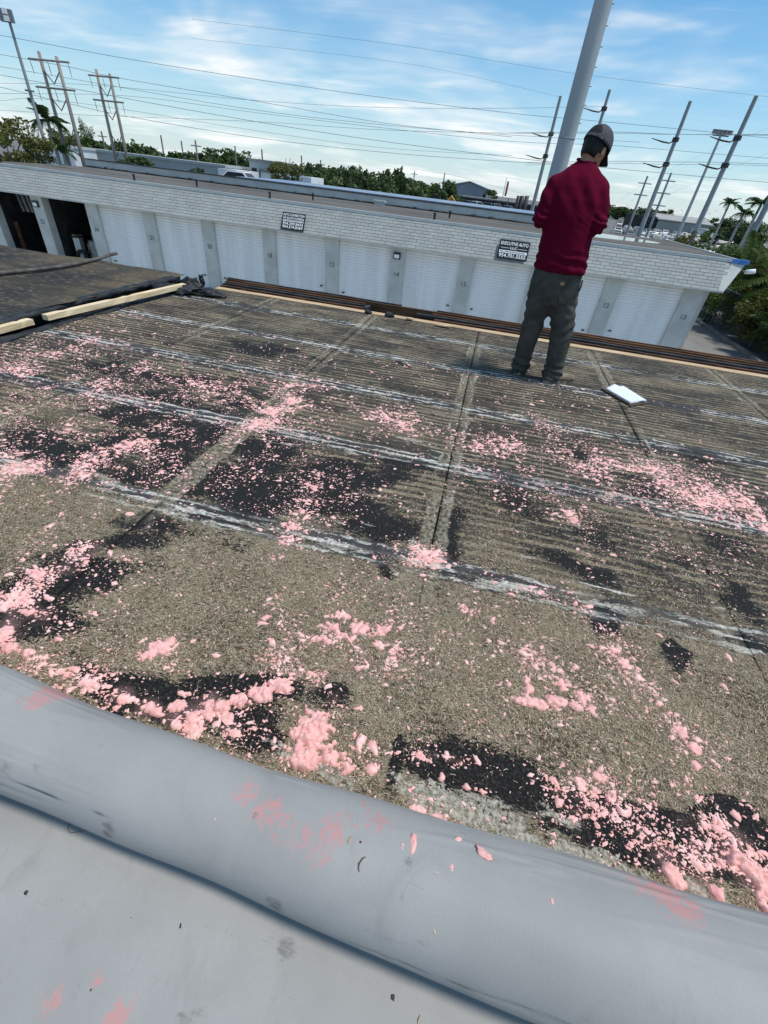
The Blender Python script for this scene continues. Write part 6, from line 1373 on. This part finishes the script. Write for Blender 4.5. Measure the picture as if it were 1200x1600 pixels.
def shirt_folds(co, n_):
    x, y, z = co; d = .010 * mnoise.noise((x * 8 + z * 3, y * 8, z * 2.6)) + .0035 * mnoise.noise((x * 20 + z * 8, y * 14, z * 11))
    arm = math.exp(-((z - 1.17) / .07) ** 2) * (1 if abs(x + .115) > .15 else .15); d += .009 * arm * math.sin(z * 150 + x * 60 + 4 * mnoise.noise(co * 12))
    d += .007 * math.exp(-((z - .93) / .06) ** 2) * math.sin(z * 95 + x * 22 + 3 * mnoise.noise(co * 8)); d += .005 * math.exp(-((z - 1.32) / .09) ** 2) * math.sin((x + .11) * 55 + z * 35)
    return d
displace(sm_, shirt_folds); o = link('shirt', sm_, man); o['label'] = 'burgundy long-sleeved shirt'
MB().tube([W3(.474 + .064 * math.cos(a), 4.080 + .063 * math.sin(a), 1.520 + .012 * math.sin(a - .3)) for a in np.linspace(0, 2 * PI, 25)], .007, 6).build('collar', M['shirt'], o, True)
# trousers
tr_ = MB()
tr_.rings([(W3(.503, 4.03, .885), .178, .125), (W3(.503, 4.03, .84), .184, .130), (W3(.505, 4.03, .76), .190, .135), (W3(.508, 4.03, .68), .185, .130), (W3(.512, 4.03, .615), .14, .105)])
limb(tr_, [(.425, 4.035, .72), (.425, 4.045, .60), (.430, 4.065, .46), (.433, 4.095, .30), (.435, 4.12, .16), (.434, 4.125, .085), (.434, 4.125, .055)], [.108, .100, .088, .080, .074, .080, .078])
limb(tr_, [(.588, 4.03, .72), (.618, 4.03, .60), (.668, 4.033, .46), (.690, 4.033, .30), (.703, 4.03, .16), (.705, 4.03, .085), (.705, 4.03, .055)], [.112, .106, .095, .087, .080, .086, .084])
tm_ = remesh(tr_, .011, 5); tm_.materials.append(M['trousers'])
def pant_folds(co, n_):
    x, y, z = co; d = .005 * mnoise.noise((x * 10, y * 10, z * 6)) + .003 * mnoise.noise((x * 24, y * 24, z * 13))
    d += .010 * math.exp(-((z - .10) / .07) ** 2) * math.sin(z * 105 + x * 30 + y * 22 + 3 * mnoise.noise(co * 9)); d += .006 * math.exp(-((z - .46) / .09) ** 2) * math.sin(z * 70 - x * 45 + 3 * mnoise.noise(co * 7))
    d += .005 * math.exp(-((z - .62) / .07) ** 2) * math.sin(z * 80 + abs(x + .07) * 60); return d
displace(tm_, pant_folds); o = link('trousers', tm_, man); o['label'] = 'charcoal work trousers'
def on_surface(px, py, me_):                                                                   # nearest trouser vertex towards the viewer
    v_ = Vector(ray(px, py)); best = None; bd_ = 1e9; org = Vector(CAM - PO)
    for q_ in me_.vertices:
        d_ = q_.co - org; tt = d_.dot(v_); e_ = (d_ - v_ * tt).length
        if e_ < .012 and tt < bd_: bd_ = tt; best = q_
    return best
q_ = on_surface(881, 443, tm_)
if q_:
    rotq = q_.normal.to_track_quat('Z', 'Y').to_matrix(); MB().box(tuple(q_.co + q_.normal * .004), (.032, .024, .004), M=rotq).build('leather_patch', M['patch'], o)
q_ = on_surface(889, 462, tm_)
if q_: rotq = q_.normal.to_track_quat('Z', 'Y').to_matrix(); MB().box(tuple(q_.co + q_.normal * .001), (.13, .14, .006), M=rotq).build('back_pocket', M['trousers'], o)
q_ = on_surface(909, 440, tm_)
if q_: MB().tube([tuple(q_.co + Vector((.012, -.005, .01))), tuple(q_.co + Vector((.016, -.008, -.04))), tuple(q_.co + Vector((.012, -.004, -.07)))], .006, 6).build('key_clip', M['dark_metal'], o)
# boots
for lab, hx, hy, tx, ty in (('left', .425, 4.085, .50, .87), ('right', .685, 3.985, .84, .54)):
    d = Vector((tx, ty, 0)).normalized(); l_ = Vector((-d.y, d.x, 0)); b_ = MB(); h_ = Vector((hx, hy, 0))
    for (f, z, rx, ry, rz_) in ((.02, .055, .042, .05, .05), (.09, .05, .045, .07, .045), (.17, .042, .050, .07, .038), (.235, .038, .046, .05, .034), (.03, .12, .042, .045, .06)):
        c_ = h_ + d * f + Vector((0, 0, z)); b_.ball(W3(*c_), (rx, ry, rz_), 16, 10, Matrix((l_, d, Vector((0, 0, 1)))).transposed())
    bm2 = remesh(b_, .008, 3); bm2.materials.append(M['boot']); bo = link('boot', bm2, man)
    n = 22; ring = []
    for k in range(n):
        a = 2 * PI * k / n; f = .115 + .165 * math.cos(a); w_ = .050 * (abs(math.sin(a)) ** .8) * math.copysign(1, math.sin(a)) * (1 + .12 * math.cos(a)); ring.append(h_ + d * f + l_ * w_)
    MB().add([W3(p.x, p.y, .002) for p in ring] + [W3(p.x, p.y, .026) for p in ring], [tuple(range(n - 1, -1, -1)), tuple(range(n, 2 * n))] + [(k, (k + 1) % n, n + (k + 1) % n, n + k) for k in range(n)]).build('sole', M['sole'], bo)
ph = tag(MB().box((0, 0, 0), (.075, .15, .009)).build('phone', M['phone'], loc=(.480, 4.40, 1.185)), 'dark phone held in front of him by the man', 'phone'); ph.rotation_euler = (.45, .05, .15)
